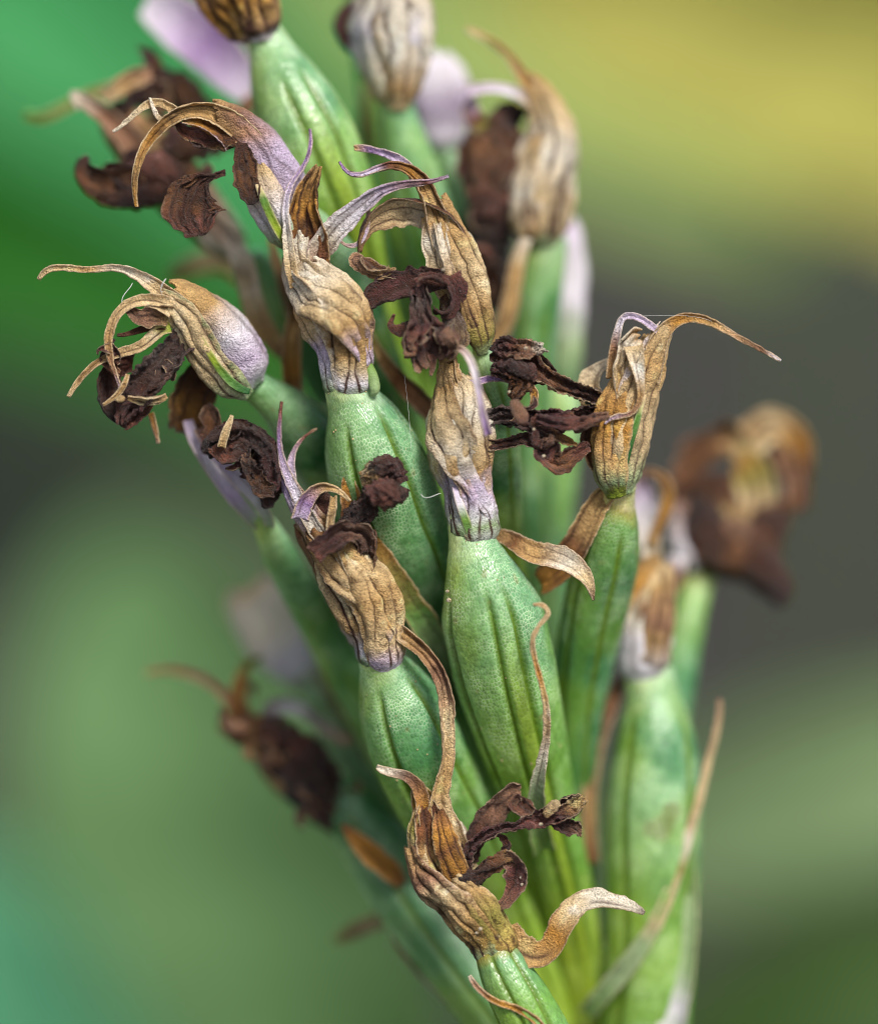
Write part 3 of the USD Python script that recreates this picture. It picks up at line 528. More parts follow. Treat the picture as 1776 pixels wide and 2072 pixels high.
ribbon(Hf, "petal_tip", [(745, 425, 15, 10), (742, 460, 10, 13), (730, 488, 8, 13), (712, 497, 8, 10), (690, 488, 12, 7)], "r0 l.5 r1", bend=150, veins=0, mott=.3, speck=.1)
ribbon(Hf, "petal", [(905, 600, 5, 34), (888, 545, -4, 50), (872, 490, -6, 50), (868, 455, -2, 20)], "t0 s.4 w.8 t1", bend=130, roll=-25, veins=3, vw=.06, vein=.8, cr=8, mott=.6, edge='w')
ribbon(Hf, "petal", [(935, 480, 60, 60), (955, 520, 58, 62), (968, 580, 56, 56), (975, 640, 55, 46), (975, 690, 55, 26)], "w0 s.4 t1", bend=120, roll=40, veins=3, vw=.05, mott=.4)
ribbon(Hf, "lip_lobe", [(840, 560, 12, 30), (800, 556, 8, 34), (760, 545, 2, 36), (730, 530, -4, 36), (722, 528, -14, 34), (732, 545, -24, 30), (760, 556, -20, 24), (788, 545, -18, 20)], "k0 b.4 r.6 t1", bend=50, roll=50, cr=5, crs=30, mat=M_LIP, edge='t', step=2.5)
ribbon(Hf, "lip_lobe", [(925, 565, 0, 40, 80, 0), (885, 562, -10, 54, 100, 0), (840, 568, -16, 66, 120, 10), (795, 580, -16, 66, 130, 20), (757, 605, -12, 46, 130, 30), (728, 632, -8, 8, 120, 30)], "p0 k.3 p.6 k1", veins=4, vw=.09, cr=10, crs=45, mat=M_LIP, mott=.7, edge='p')
ribbon(Hf, "lip_lobe", [(845, 575, -40, 30, 120, -60), (870, 560, -45, 34, 140, -60), (905, 570, -40, 36, 140, -60), (922, 600, -35, 34, 140, -60), (912, 630, -30, 30, 140, -60), (880, 628, -22, 20, 100, -60)], "p0 m.3 p.6 k1", cr=9, crs=34, mat=M_LIP, mott=.7)
ribbon(Hf, "lip_lobe", [(915, 555, -20, 40), (925, 585, -25, 46), (918, 615, -20, 36)], "m0 p.5 k1", bend=-120, roll=20, cr=9, crs=30, mat=M_LIP)
ribbon(Hf, "lip_lobe", [(850, 585, -20, 44, 120), (856, 625, -40, 60, 130), (858, 665, -55, 90, 120), (868, 700, -58, 110, 110), (878, 722, -50, 80, 100)], "p0 n.25 m.55 p.8 r1", bend=-130, veins=5, vw=.08, folds=3, fold=8, cr=14, crs=40, mat=M_LIP, mott=.8, ruffle=8)
ribbon(Hf, "lip_lobe", [(850, 650, -60, 50, 120, 0), (838, 675, -68, 60, 150, -20), (830, 695, -66, 50, 150, -20), (838, 710, -56, 26, 120, 0)], "p0 m.4 r.8 b1", veins=2, folds=2, fold=6, cr=11, crs=26, mat=M_LIP, mott=.9, edge='r')
ribbon(Hf, "lip_lobe", [(895, 660, -58, 50, 120, 0), (905, 682, -70, 62, 150, 20), (912, 700, -68, 56, 150, 20), (905, 716, -58, 30, 120, 0)], "n0 m.4 r.6 p1", veins=2, folds=2, fold=6, cr=11, crs=26, mat=M_LIP, mott=.9, edge='t')
tube(Hf, "lip_lobe", [(890, 690, -66, 6), (900, 684, -76, 15), (914, 684, -76, 15), (924, 692, -68, 6)], "p0 r.5 k1", cr=9, crs=16, wr=5, step=2.2)
ribbon(Hf, "lip_lobe", [(905, 600, 0, 36), (918, 640, -15, 60), (925, 680, -25, 56), (915, 715, -25, 30)], "b0 n.4 t1", bend=-120, cr=11, crs=36, mat=M_LIP, mott=.7, veins=3)
ribbon(Hf, "lip_lobe", [(872, 715, -45, 22), (875, 738, -42, 16), (873, 760, -38, 4)], "m0 r1", bend=90, cr=4, crs=20, mat=M_LIP)

# --- the flower at the right with its tip pointing away to the right
Ef = flower("withered flower at the right with a thin tip pointing right and a dark lip reaching left")
cap(Ef, [(1255, 975, 60, 34), (1247, 1010, 70, 38), (1238, 1070, 95, 55), (1222, 1150, 130, 68), (1200, 1250, 170, 66), (1178, 1370, 220, 58), (1165, 1500, 260, 50), (1165, 1700, 320, 46), (1185, 1900, 350, 44)], "s0 s.02 i.04 g.09 q.2 c.4 q.6 g1", grooves=[(-25, -20), (45, 40), (-80, -80)], rib=[(12, 10, 16)], ribcol='g', gw=7)
hood(Ef, "sepal", [(1255, 1000, 50, 36), (1253, 950, 45, 44), (1260, 890, 40, 50), (1272, 830, 35, 50), (1292, 765, 30, 46), (1316, 705, 25, 32), (1338, 665, 20, 22)], "f0 a.08 s.25 s.5 t.8 s1", phi=30, span=170, phi2=40, span2=150, veins=4, vw=.045, vein=.7, folds=3, fold=.10, mott=.4, edge='e', twist=-20)
hood(Ef, "sepal", [(1250, 1000, 40, 36), (1243, 950, 30, 42), (1244, 890, 25, 46), (1252, 830, 22, 44), (1268, 770, 25, 34), (1280, 720, 30, 22)], "y0 a.07 t.25 o.5 t.8 t1", phi=-35, span=150, phi2=-30, span2=130, veins=5, vw=.045, vein=.9, folds=4, fold=.10, mott=.55, edge='t')
hood(Ef, "sepal", [(1252, 995, 60, 36), (1250, 900, 55, 44), (1265, 820, 50, 44), (1292, 745, 40, 34), (1322, 690, 30, 22)], "g0 s.3 t1", phi=180, span=220, veins=3)
ribbon(Ef, "petal", [(1252, 985, 6, 16), (1268, 920, -8, 18), (1285, 860, -12, 15), (1303, 800, -8, 9)], "f0 q.3 g.8 s1", bend=80, roll=25, veins=0, mott=.3, speck=.1, wr=1, mat=M_SOFT)
ribbon(Ef, "sepal_tip", [(1308, 770, 15, 62, 130, 10), (1326, 705, 8, 54, 140, 10), (1346, 665, 2, 36, 140, 20), (1385, 644, 0, 26, 140, 0), (1432, 650, 0, 20, 150, 0), (1480, 675, 0, 14, 150, 0), (1530, 702, 0, 10, 150, 0), (1578, 729, 2, 5, 120, 0)], "s0 s.25 o.4 t.6 r.85 e1", veins=2, vw=.08, vein=.6, mott=.5, edge='b')
ribbon(Ef, "petal_tip", [(1335, 672, 0, 18), (1308, 652, -8, 18), (1282, 640, -12, 17), (1262, 642, -10, 17), (1250, 668, -8, 20), (1243, 705, 0, 26), (1238, 760, 10, 30)], "l0 l.35 e.5 r.7 t1", bend=130, veins=1, mott=.4, speck=.3)
ribbon(Ef, "petal", [(1262, 800, 5, 34), (1262, 750, -10, 50), (1272, 708, -18, 60), (1283, 688, -14, 56), (1292, 682, -5, 40)], "t0 s.4 w.8 t1", bend=120, roll=10, veins=3, vw=.05, vein=.6, folds=3, fold=5, cr=10, crs=36, mott=.6, edge='w', ruffle=6)
ribbon(Ef, "petal", [(1282, 700, -22, 44), (1290, 740, -28, 32), (1296, 780, -28, 20), (1292, 815, -26, 13), (1276, 836, -24, 10), (1252, 842, -22, 12), (1225, 856, -20, 5)], "s0 w.3 t.5 r.7 l1", bend=100, veins=1, vw=.1, mott=.5, edge='t')
ribbon(Ef, "petal", [(1215, 870, 45, 30), (1200, 810, 50, 50), (1195, 765, 52, 52), (1215, 742, 50, 30), (1240, 735, 46, 20)], "t0 s.5 w1", bend=100, roll=-20, veins=2, mott=.4, cr=5)
ribbon(Ef, "petal", [(1228, 960, 30, 30), (1205, 920, 30, 52), (1195, 880, 32, 50), (1205, 830, 34, 36)], "t0 b.4 n1", bend=110, roll=-20, veins=3, cr=6, mott=.6)
ribbon(Ef, "lip_lobe", [(1232, 818, 18, 40, 130), (1195, 800, 12, 46, 150), (1150, 782, 5, 42, 160), (1105, 760, 0, 46, 150), (1070, 735, -5, 60, 120)], "k0 k.4 b.7 m1", bend=150, roll=0, veins=2, vw=.12, folds=2, fold=5, cr=8, crs=36, mat=M_LIP, mott=.8, edge='t', wr=4)
ribbon(Ef, "lip_lobe", [(1000, 712, -10, 20, 120), (1020, 702, -18, 50, 130), (1045, 704, -22, 56, 130), (1072, 706, -18, 46, 120), (1096, 704, -8, 22, 90)], "p0 m.3 b.55 r.8 w1", bend=-140, roll=-20, veins=3, folds=3, fold=6, cr=11, crs=26, mat=M_LIP, mott=.9, wr=5, ruffle=5)
ribbon(Ef, "lip_lobe", [(1002, 740, -10, 26), (1030, 752, -20, 56), (1052, 770, -22, 54), (1045, 795, -15, 36), (1036, 806, -8, 14)], "p0 k.3 b.7 b1", bend=-130, roll=0, veins=2, folds=3, fold=6, cr=11, crs=28, mat=M_LIP, mott=.8, wr=5)
tube(Ef, "lip_lobe", [(1010, 745, -20, 8), (1028, 738, -32, 15), (1050, 742, -36, 16), (1072, 752, -30, 15), (1084, 762, -22, 6)], "p0 d.4 m1", cr=10, crs=22, wr=4, step=2.5)
ribbon(Ef, "lip_lobe", [(995, 715, 0, 8), (1030, 735, 5, 60), (1075, 745, 10, 70), (1110, 760, 12, 40)], "k0 b.5 k1", bend=90, cr=9, crs=30, mat=M_LIP, mott=.8)
ribbon(Ef, "lip_lobe", [(1240, 850, 15, 40, 130), (1200, 845, 5, 52, 140), (1150, 852, -8, 60, 150), (1095, 850, -12, 62, 150), (1040, 845, -8, 52, 140), (995, 852, 0, 40, 120)], "k0 k.3 p.6 n1", bend=-130, roll=0, veins=4, folds=3, fold=7, cr=13, crs=40, mat=M_LIP, mott=.9, wr=4)
ribbon(Ef, "lip_lobe", [(1085, 845, -40, 30), (1120, 850, -52, 48), (1160, 852, -58, 46), (1200, 848, -54, 34), (1225, 842, -46, 12)], "p0 p.3 m.6 r1", bend=-150, roll=-10, veins=2, folds=2, fold=5, cr=9, crs=36, mat=M_LIP, mott=.6)
ribbon(Ef, "lip_lobe", [(975, 902, 0, 26), (1010, 902, -4, 28), (1050, 892, -8, 28), (1085, 890, -14, 46), (1105, 915, -20, 72), (1125, 935, -20, 60), (1155, 925, -16, 46), (1190, 905, -10, 22)], "k0 k.4 p.6 b.8 m1", bend=130, roll=0, veins=2, folds=2, fold=5, cr=9, crs=40, mat=M_LIP, mott=.8, edge='r')
ribbon(Ef, "lip_lobe", [(1080, 900, -18, 44), (1105, 880, -24, 40), (1140, 890, -22, 26), (1165, 898, -18, 8)], "m0 b.5 o1", bend=90, roll=-30, cr=7, crs=28, mat=M_LIP)
tube(Ef, "lip_lobe", [(1042, 812, -58, 8), (1046, 824, -62, 13), (1054, 842, -60, 14), (1060, 858, -52, 8)], "r0 r.5 m1", cr=4, crs=20, wr=2, step=2.5)
ribbon(Ef, "petal_tip", [(1074, 782, -4, 14), (1080, 800, -8, 22), (1078, 818, -6, 12)], "b0 o.5 b1", bend=120, cr=4, crs=20)
bract([(1255, 990, 45, 20), (1220, 1010, 48, 52), (1192, 1055, 55, 60), (1165, 1105, 68, 66), (1130, 1150, 85, 72), (1095, 1180, 110, 50)], "t0 t.4 b.6 o1", bend=110, roll=15, veins=3, vw=.08, vein=.7, mott=.6, label="tan bract crossing behind the lip of the right flower")
bract([(1000, 1085, 70, 30), (1035, 1095, 45, 42), (1080, 1120, 30, 56), (1125, 1128, 20, 60), (1165, 1148, 14, 48), (1188, 1175, 10, 30), (1200, 1213, 8, 5)], "t0 b.2 t.4 w.65 s.85 k1", bend=110, roll=-20, veins=2, vw=.05, vein=.5, mott=.55, edge='r', label="tan bract with a dark pointed tip right of the centre capsule")

# --- the left flower with spider-like thin tips
Ff = flower("withered flower at the left with long thin tan tips and a lilac-white hood")
cap(Ff, [(500, 775, 95, 30), (535, 795, 105, 36), (580, 830, 130, 48), (630, 890, 170, 62), (690, 980, 220, 66), (760, 1100, 270, 64), (850, 1260, 330, 56), (930, 1420, 380, 46)], "h0 h.08 q.2 q.5 c1", grooves=[(-20, -20), (50, 50)], gw=7, gin=(.3, 1))  # dark green further down also stands in for shade inside the spike
hood(Ff, "sepal", [(512, 780, 80, 34), (486, 735, 70, 58), (452, 682, 58, 62), (415, 638, 48, 52), (380, 612, 40, 42), (345, 600, 30, 30)], "h0 e.06 l.25 e.5 t.75 t1", phi=10, span=200, phi2=10, span2=180, veins=2, vw=.06, vein=.4, folds=3, fold=.07, mott=.25, speck=.15, edge='t')
hood(Ff, "sepal", [(500, 792, 65, 30), (462, 755, 48, 44), (425, 705, 35, 46), (395, 655, 28, 44), (360, 618, 25, 38), (330, 598, 22, 26)], "g0 a.1 s.3 s.6 s1", phi=-45, span=150, veins=4, vw=.05, vein=.7, folds=3, fold=.08, mott=.5, edge='q', twist=20)
ribbon(Ff, "petal", [(505, 792, 22, 12), (465, 770, 8, 18), (430, 725, -6, 16), (408, 680, -10, 10)], "q0 g.4 y.7 s1", bend=60, veins=0, mott=.3, wr=1, mat=M_SOFT)
ribbon(Ff, "sepal_tip", [(385, 640, 15, 66, 100), (345, 605, 5, 50, 120), (310, 576, 0, 36, 130), (270, 552, 0, 25, 140), (225, 541, 0, 18, 150), (180, 545, 0, 15, 150), (130, 541, 2, 16, 140), (100, 545, 4, 15, 120), (80, 563, 6, 8, 100)], "s0 s.3 w.45 t.7 s1", roll=-10, veins=2, vw=.07, vein=.6, mott=.45, edge='b')
ribbon(Ff, "petal_tip", [(350, 625, -5, 52, 110), (310, 610, -14, 36, 130), (270, 612, -20, 28, 140), (238, 635, -22, 25, 140), (222, 675, -22, 22, 130), (222, 720, -20, 16, 130), (235, 760, -16, 9, 120), (243, 790, -12, 8, 120)], "s0 s.3 t.6 r.85 l1", roll=10, veins=1, vw=.1, mott=.5, edge='t')
ribbon(Ff, "petal_tip", [(345, 660, 10, 36), (315, 675, 4, 32), (285, 700, 0, 26), (240, 715, 0, 22), (195, 735, 0, 17), (160, 770, 2, 13), (140, 800, 4, 8)], "y0 s.2 t.6 t.8 s1", bend=120, roll=10, veins=1, vw=.14, vein=.8, mott=.5, edge='t')
ribbon(Ff, "petal", [(335, 658, 12, 22), (300, 662, 6, 18), (270, 672, 4, 13), (238, 677, 4, 4)], "b0 k.5 k1", bend=120, mott=.5)
ribbon(Ff, "petal", [(345, 640, 0, 44), (315, 640, -10, 50), (285, 640, -14, 40), (262, 625, -12, 14)], "t0 r.5 r1", bend=110, roll=-10, cr=8, crs=30, mott=.6, mat=M_LIP, edge='t')
ribbon(Ff, "lip_lobe", [(385, 680, 15, 62, 110), (352, 712, 5, 78, 130), (318, 748, -6, 84, 130), (288, 785, -10, 82, 120), (262, 820, -8, 66, 110), (248, 850, 0, 22, 90)], "k0 n.3 k.6 p.8 m1", bend=-110, roll=10, veins=4, vw=.09, folds=3, fold=6, cr=11, crs=44, mat=M_LIP, mott=.8, wr=4)
ribbon(Ff, "lip_lobe", [(270, 730, 35, 40), (235, 745, 30, 62), (215, 785, 28, 62), (228, 825, 25, 40), (250, 850, 20, 26)], "m0 k.4 d1", bend=130, roll=-20, cr=9, crs=40, mat=M_LIP, mott=.6)
ribbon(Ff, "lip_lobe", [(338, 800, -20, 12), (318, 810, -26, 22), (288, 812, -26, 24), (262, 806, -22, 12)], "t0 s.5 t1", bend=100, roll=-40, cr=4, crs=24)
ribbon(Ff, "petal_tip", [(258, 757, -25, 8), (250, 780, -30, 13), (235, 800, -30, 12), (210, 818, -26, 7)], "t0 t1", bend=120, mott=.4)
tube(Ff, "anther", [(232, 808, -20, 5), (240, 806, -24, 9), (250, 810, -22, 5)], "s0 t1", step=2, wr=2)
ribbon(Ff, "lip_lobe", [(300, 800, 10, 50), (270, 835, 6, 60), (250, 855, 6, 30)], "b0 m.5 k1", bend=100, cr=10, crs=30, mat=M_LIP, mott=.8)
ribbon(Ff, "lip_lobe", [(430, 720, 85, 60), (400, 780, 95, 90), (385, 830, 105, 100), (370, 870, 115, 60)], "k0 b.4 o.7 b1", bend=110, roll=-10, cr=10, crs=60, mat=M_LIP, mott=.6)
ribbon(Ff, "lip_lobe", [(420, 820, 70, 20), (430, 850, 65, 52), (425, 890, 65, 50), (410, 910, 70, 20)], "r0 b.4 p1", bend=120, roll=20, cr=9, crs=40, mat=M_LIP)
ribbon(Ff, "petal_tip", [(305, 835, 60, 14), (312, 860, 60, 13), (320, 895, 60, 5)], "o0 r1", bend=90)

# --- the flower behind it, hanging down the left side
Tf = flower("withered flower with pale lilac strips and blackish lip between the left flower and the two-knobbed column")
cap(Tf, [(520, 1045, 120, 22), (545, 1080, 140, 28), (570, 1130, 170, 36), (610, 1200, 210, 40), (660, 1290, 260, 42), (740, 1430, 320, 44), (850, 1650, 380, 44)], "a0 h.1 c.3 g1", grooves=[(0, 0)], gin=(.5, 1))
ribbon(Tf, "sepal", [(380, 850, 110, 26), (395, 895, 108, 30), (425, 945, 105, 34), (470, 1005, 105, 36), (520, 1060, 110, 34)], "l0 e.4 l.7 a1", bend=120, roll=-20, veins=0, mott=.2, speck=.05, mat=M_SOFT)
ribbon(Tf, "petal", [(405, 865, 90, 30), (435, 915, 85, 34), (480, 965, 85, 34), (530, 1025, 95, 30), (545, 1060, 105, 20)], "r0 l.3 e.7 a1", bend=110, roll=20, veins=1, vw=.1, vein=.4, mott=.25, speck=.05, mat=M_SOFT)
ribbon(Tf, "lip_lobe", [(420, 920, 25, 40), (445, 890, 18, 62), (480, 872, 12, 66), (520, 885, 10, 62), (545, 930, 15, 56), (548, 985, 20, 40)], "d0 k.3 d.6 p1", bend=-140, roll=0, veins=3, folds=2, fold=6, cr=13, crs=40, mat=M_LIP, mott=.7, wr=4)
ribbon(Tf, "lip_lobe", [(430, 905, 10, 30), (455, 915, 0, 54), (480, 905, 0, 50), (495, 890, 5, 30)], "k0 k.5 d1", bend=120, cr=11, crs=30, mat=M_LIP, mott=.9, wr=5)
ribbon(Tf, "petal_tip", [(448, 905, -8, 20), (455, 880, -14, 22), (463, 858, -16, 16), (468, 842, -12, 8)], "t0 s.6 s1", bend=140, veins=1, mott=.5)
ribbon(Tf, "lip_lobe", [(490, 918, 0, 10), (505, 950, -6, 36), (525, 980, -8, 46), (550, 995, 0, 20)], "r0 k.3 b.7 d1", bend=120, roll=-10, cr=9, crs=26, mat=M_LIP, mott=.9, wr=5)
ribbon(Tf, "lip_lobe", [(480, 890, 40, 70), (520, 930, 40, 90), (540, 990, 45, 70), (555, 1010, 50, 40)], "d0 p.5 d1", bend=100, cr=11, crs=40, mat=M_LIP)
ribbon(Tf, "petal", [(560, 1000, 40, 30), (540, 940, 60, 50), (510, 880, 80, 50)], "k0 b.5 k1", bend=60, mat=M_LIP)

# --- the drooping flower of the upper left
Gf_ = flower("withered flower drooping to the upper left with a lilac back and a dark fan-shaped lip lobe")
cap(Gf_, [(600, 440, 95, 40), (635, 480, 110, 52), (672, 540, 135, 62), (705, 610, 170, 64), (745, 710, 220, 60), (800, 850, 290, 54), (880, 1050, 360, 48)], "a0 h.1 q.3 q.6 g1", grooves=[(-25, -25), (40, 40)], gin=(.2, 1))  # the darkened green lower part also carries painted shade from deep in the spike
hood(Gf_, "sepal", [(605, 460, 80, 42), (585, 400, 68, 50), (555, 345, 55, 52), (520, 290, 45, 46), (482, 248, 35, 34), (440, 228, 25, 24)], "h0 e.08 l.3 l.55 r.8 t1", phi=35, span=190, veins=3, vw=.04, vein=.4, folds=3, fold=.06, mott=.3, speck=.3, edge='t', phi2=30)
hood(Gf_, "sepal", [(592, 500, 60, 22), (568, 455, 45, 36), (540, 400, 34, 40), (520, 350, 28, 30), (505, 310, 28, 14)], "g0 a.15 e.4 s.8 t1", phi=-25, span=190, veins=2, vw=.08, vein=.4, folds=3, fold=.08, mott=.3, speck=.2, edge='t')
ribbon(Gf_, "petal", [(590, 505, 25, 10), (562, 465, 4, 18), (538, 415, -8, 18), (522, 375, -8, 10)], "q0 y.4 g.8 s1", bend=60, veins=0, mott=.3, wr=1, mat=M_SOFT)
ribbon(Gf_, "sepal_tip", [(510, 290, 20, 60, 120, 0), (475, 250, 12, 58, 120, -10), (430, 225, 4, 46, 130, -15), (380, 224, 0, 36, 140, -10), (335, 248, 0, 32, 140, 0), (298, 290, 0, 26, 140, 0), (278, 335, 0, 19, 130, 0), (272, 375, 2, 13, 130, 0), (276, 416, 4, 5, 120, 0)], "r0 t.2 t.4 o.6 t.8 o1", veins=3, vw=.07, vein=.6, folds=2, fold=3, mott=.55, edge='s')
ribbon(Gf_, "petal", [(470, 300, 24, 40), (450, 265, 14, 60), (415, 245, 10, 50), (380, 240, 8, 26)], "k0 b.4 o.8 t1", bend=120, roll=25, veins=3, cr=6, mott=.7, edge='v')
ribbon(Gf_, "lip_lobe", [(500, 285, 18, 30), (465, 270, 22, 62), (425, 268, 24, 66), (385, 262, 26, 40), (355, 250, 30, 16)], "k0 b.3 m.6 k1", bend=-100, roll=30, cr=12, crs=36, mat=M_LIP, mott=.9, edge='t')
ribbon(Gf_, "petal_tip", [(365, 232, 20, 22), (335, 212, 20, 24), (305, 208, 20, 20), (270, 232, 22, 14), (230, 265, 26, 5)], "t0 s.5 w1", bend=130, roll=-10, veins=0, mott=.3)
ribbon(Gf_, "petal_tip", [(345, 245, 15, 10), (322, 238, 12, 12), (310, 218, 12, 9), (303, 198, 14, 4)], "t0 w1", bend=110, veins=0)
ribbon(Gf_, "lip_lobe", [(490, 290, 5, 18), (492, 320, 0, 44), (500, 355, -4, 58), (505, 390, -4, 46), (508, 412, 0, 16)], "k0 b.4 b.6 d1", bend=90, roll=10, veins=4, vw=.09, vein=.9, cr=7, crs=34, mat=M_LIP, mott=.8)
ribbon(Gf_, "lip_lobe", [(458, 350, 0, 10), (425, 358, -4, 14), (406, 372, -6, 64), (393, 398, -8, 112), (388, 430, -8, 122), (397, 458, -4, 76), (402, 474, 0, 16)], "k0 k.3 b.6 m.85 k1", bend=40, roll=-15, veins=9, vw=.05, vein=1, cr=7, crs=50, mat=M_LIP, mott=.6, folds=3, fold=3)
ribbon(Gf_, "lip_lobe", [(395, 355, -2, 10), (380, 365, -8, 26), (360, 372, -8, 14)], "b0 b1", bend=90, cr=4, crs=20, mat=M_LIP)

# --- the upper capsule with fresh colour
Qf = flower("withered flower at the top edge with a bright yellow-green capsule and a lilac petal")
cap(Qf, [(528, 60, 175, 38), (545, 95, 175, 45), (568, 150, 172, 66), (600, 225, 170, 88), (632, 300, 172, 97), (664, 380, 180, 92), (694, 460, 195, 78), (725, 560, 230, 62), (770, 700, 300, 52), (830, 900, 370, 46)], "a0 a.03 h.06 h.2 f.35 y.5 y.7 g1", grooves=[(-35, -32), (2, 0)], gw=9, gd=.10, gin=(.10, .85), rib=[(-16, -16, 13)], ribcol='y')
hood(Qf, "sepal", [(530, 80, 160, 40), (518, 30, 150, 48), (500, -20, 140, 56), (480, -80, 140, 50)], "e0 p.15 t.3 o.6 t1", phi=10, span=200, veins=6, vw=.06, vein=1, mott=.7, edge='v')
hood(Qf, "sepal", [(525, 75, 175, 42), (485, 25, 165, 56), (450, -20, 160, 56), (430, -80, 160, 50)], "v0 x.2 o.5 t1", phi=-30, span=200, veins=5, vw=.05, vein=1, mott=.7)
ribbon(Qf, "lip_lobe", [(525, 205, 330, 40), (490, 165, 330, 84), (445, 115, 335, 110), (390, 65, 340, 116), (335, 25, 350, 100), (300, 5, 355, 60)], "e0 l.25 v.5 l.75 e1", bend=70, roll=-10, veins=0, mott=.15, speck=0, mat=M_SOFT, step=5, thick=8)
bract([(515, 190, 330, 20), (500, 215, 320, 34), (480, 245, 320, 30), (460, 280, 320, 20)], "r0 b.5 r1", bend=90, step=6)

# --- the capsule and pale hood at the top middle
Jf = flower("withered flower with a pale straw bulb-shaped hood at the top middle")
cap(Jf, [(800, 200, 250, 34), (808, 245, 255, 40), (825, 310, 262, 50), (848, 390, 275, 56), (875, 480, 300, 54), (910, 600, 340, 48), (960, 780, 390, 44)], "h0 h.2 c.5 c1", grooves=[(-30, -30), (30, 30)], gin=(.2, 1), step=6)
hood(Jf, "sepal", [(801, 225, 245, 34), (797, 180, 245, 44), (793, 125, 245, 70), (795, 70, 245, 86), (800, 20, 245, 78), (806, -40, 245, 52)], "a0 s.1 w.35 e.55 w.8 s1", phi=-20, span=210, veins=5, vw=.05, vein=.7, folds=5, fold=.07, mott=.5, step=5, edge='t')
hood(Jf, "sepal", [(803, 220, 235, 32), (806, 170, 230, 44), (808, 120, 228, 62), (806, 70, 228, 74), (804, 20, 230, 68), (806, -30, 235, 45)], "s0 t.15 w.5 w.8 s1", phi=40, span=160, veins=5, vw=.05, vein=.8, folds=4, fold=.08, mott=.5, step=5, edge='t')
ribbon(Jf, "lip_lobe", [(740, 100, 260, 16), (712, 92, 258, 30), (692, 62, 256, 34), (700, 25, 256, 36), (728, 10, 258, 30)], "k0 p.4 p.8 v1", bend=120, roll=-20, mat=M_LIP, step=5)
ribbon(Jf, "petal", [(800, 40, 250, 24), (780, 15, 250, 50), (740, 10, 255, 34), (725, 20, 255, 20)], "e0 l1", bend=80, mat=M_SOFT, step=5)
Rf = flower("withered flower with a smooth whitish-lilac hood behind the pale straw hood")
cap(Rf, [(905, 290, 420, 30), (908, 325, 420, 38), (918, 390, 420, 50), (932, 460, 425, 54), (950, 560, 440, 48), (980, 760, 460, 40)], "h0 h.3 c1", step=7)
hood(Rf, "sepal", [(905, 315, 415, 30), (898, 250, 410, 46), (892, 195, 410, 58), (888, 150, 410, 52), (890, 118, 410, 22)], "h0 e.15 l.5 e.8 e1", phi=0, span=330, veins=1, vw=.08, vein=.2, mott=.12, speck=0, mat=M_SOFT, step=6, folds=3, fold=.05)
ribbon(Rf, "petal", [(925, 240, 400, 20), (938, 215, 395, 50), (942, 185, 395, 40), (930, 160, 395, 16)], "l0 v.5 l1", bend=80, mat=M_SOFT, step=6, mott=.2)

# --- upper right
If = flower("withered flower at the upper right with a long tan hood and a dark brown lip behind it")
cap(If, [(1105, 475, 290, 42), (1098, 530, 295, 46), (1088, 620, 305, 46), (1078, 720, 320, 44), (1072, 850, 340, 44), (1075, 1000, 360, 46), (1090, 1200, 390, 46), (1130, 1500, 420, 44)], "a0 c.1 c.3 q.5 h.7 c1", grooves=[(-30, -30), (40, 40)], gin=(.1, 1), step=6)  # dark green midway doubles as painted shade between the flowers
hood(If, "sepal", [(1106, 500, 280, 40), (1096, 450, 275, 58), (1095, 390, 272, 66), (1106, 325, 270, 62), (1115, 265, 268, 52), (1102, 210, 265, 36), (1075, 172, 262, 22)], "a0 s.08 s.3 w.6 s.8 t1", phi=20, span=220, veins=6, vw=.05, vein=.8, folds=4, fold=.07, mott=.45, step=5, edge='t', twist=30)
hood(If, "sepal", [(1098, 490, 265, 34), (1080, 440, 258, 46), (1074, 380, 252, 46), (1088, 320, 250, 34), (1092, 280, 252, 18)], "a0 t.15 w.5 s.8 t1", phi=-10, span=170, veins=4, vw=.06, vein=.8, folds=3, fold=.08, mott=.45, step=5, edge='t')
ribbon(If, "sepal_tip", [(1112, 235, 255, 44), (1090, 190, 250, 40), (1062, 160, 248, 34), (1038, 125, 248, 26), (1005, 92, 250, 21), (970, 70, 252, 17), (944, 60, 254, 10)], "t0 o.3 t.5 i.8 s1", bend=130, veins=2, mott=.5, step=4)
ribbon(If, "petal_tip", [(1085, 215, 250, 30), (1050, 190, 248, 28), (1010, 178, 246, 26), (975, 178, 246, 26), (945, 188, 248, 16)], "t0 e.4 l1", bend=110, veins=0, mott=.25, mat=M_SOFT, step=4)
ribbon(If, "lip_lobe", [(1060, 250, 300, 70), (1020, 250, 290, 90), (985, 290, 285, 110), (985, 350, 285, 120), (1005, 400, 290, 90), (1000, 450, 300, 60)], "d0 d.3 k.5 m.7 d1", bend=100, cr=26, crs=60, mat=M_LIP, step=6, mott=.9)
tube(If, "lip_lobe", [(1010, 250, 290, 20), (1005, 290, 275, 52), (1000, 350, 270, 56), (1000, 410, 280, 50), (985, 470, 300, 44), (985, 540, 330, 38), (985, 600, 350, 20)], "k0 b.2 m.4 d.6 d1", cr=26, crs=34, step=5, mott=1, wr=6)
ribbon(If, "lip_lobe", [(960, 200, 265, 20), (955, 225, 262, 42), (970, 250, 262, 40), (1000, 262, 270, 20)], "l0 m.5 y1", bend=90, cr=6, step=6)
bract([(1068, 480, 240, 22), (1045, 540, 235, 34), (1035, 600, 232, 38), (1020, 655, 235, 40), (990, 690, 240, 30)], "w0 t.3 t1", bend=80, step=5, mott=.4)
bract([(1020, 620, 300, 46), (985, 560, 300, 60), (975, 480, 310, 60)], "d0 k.5 k1", bend=80, step=7)
Sf = flower("withered flower with a narrow white-lilac back edge behind the upper right hood")
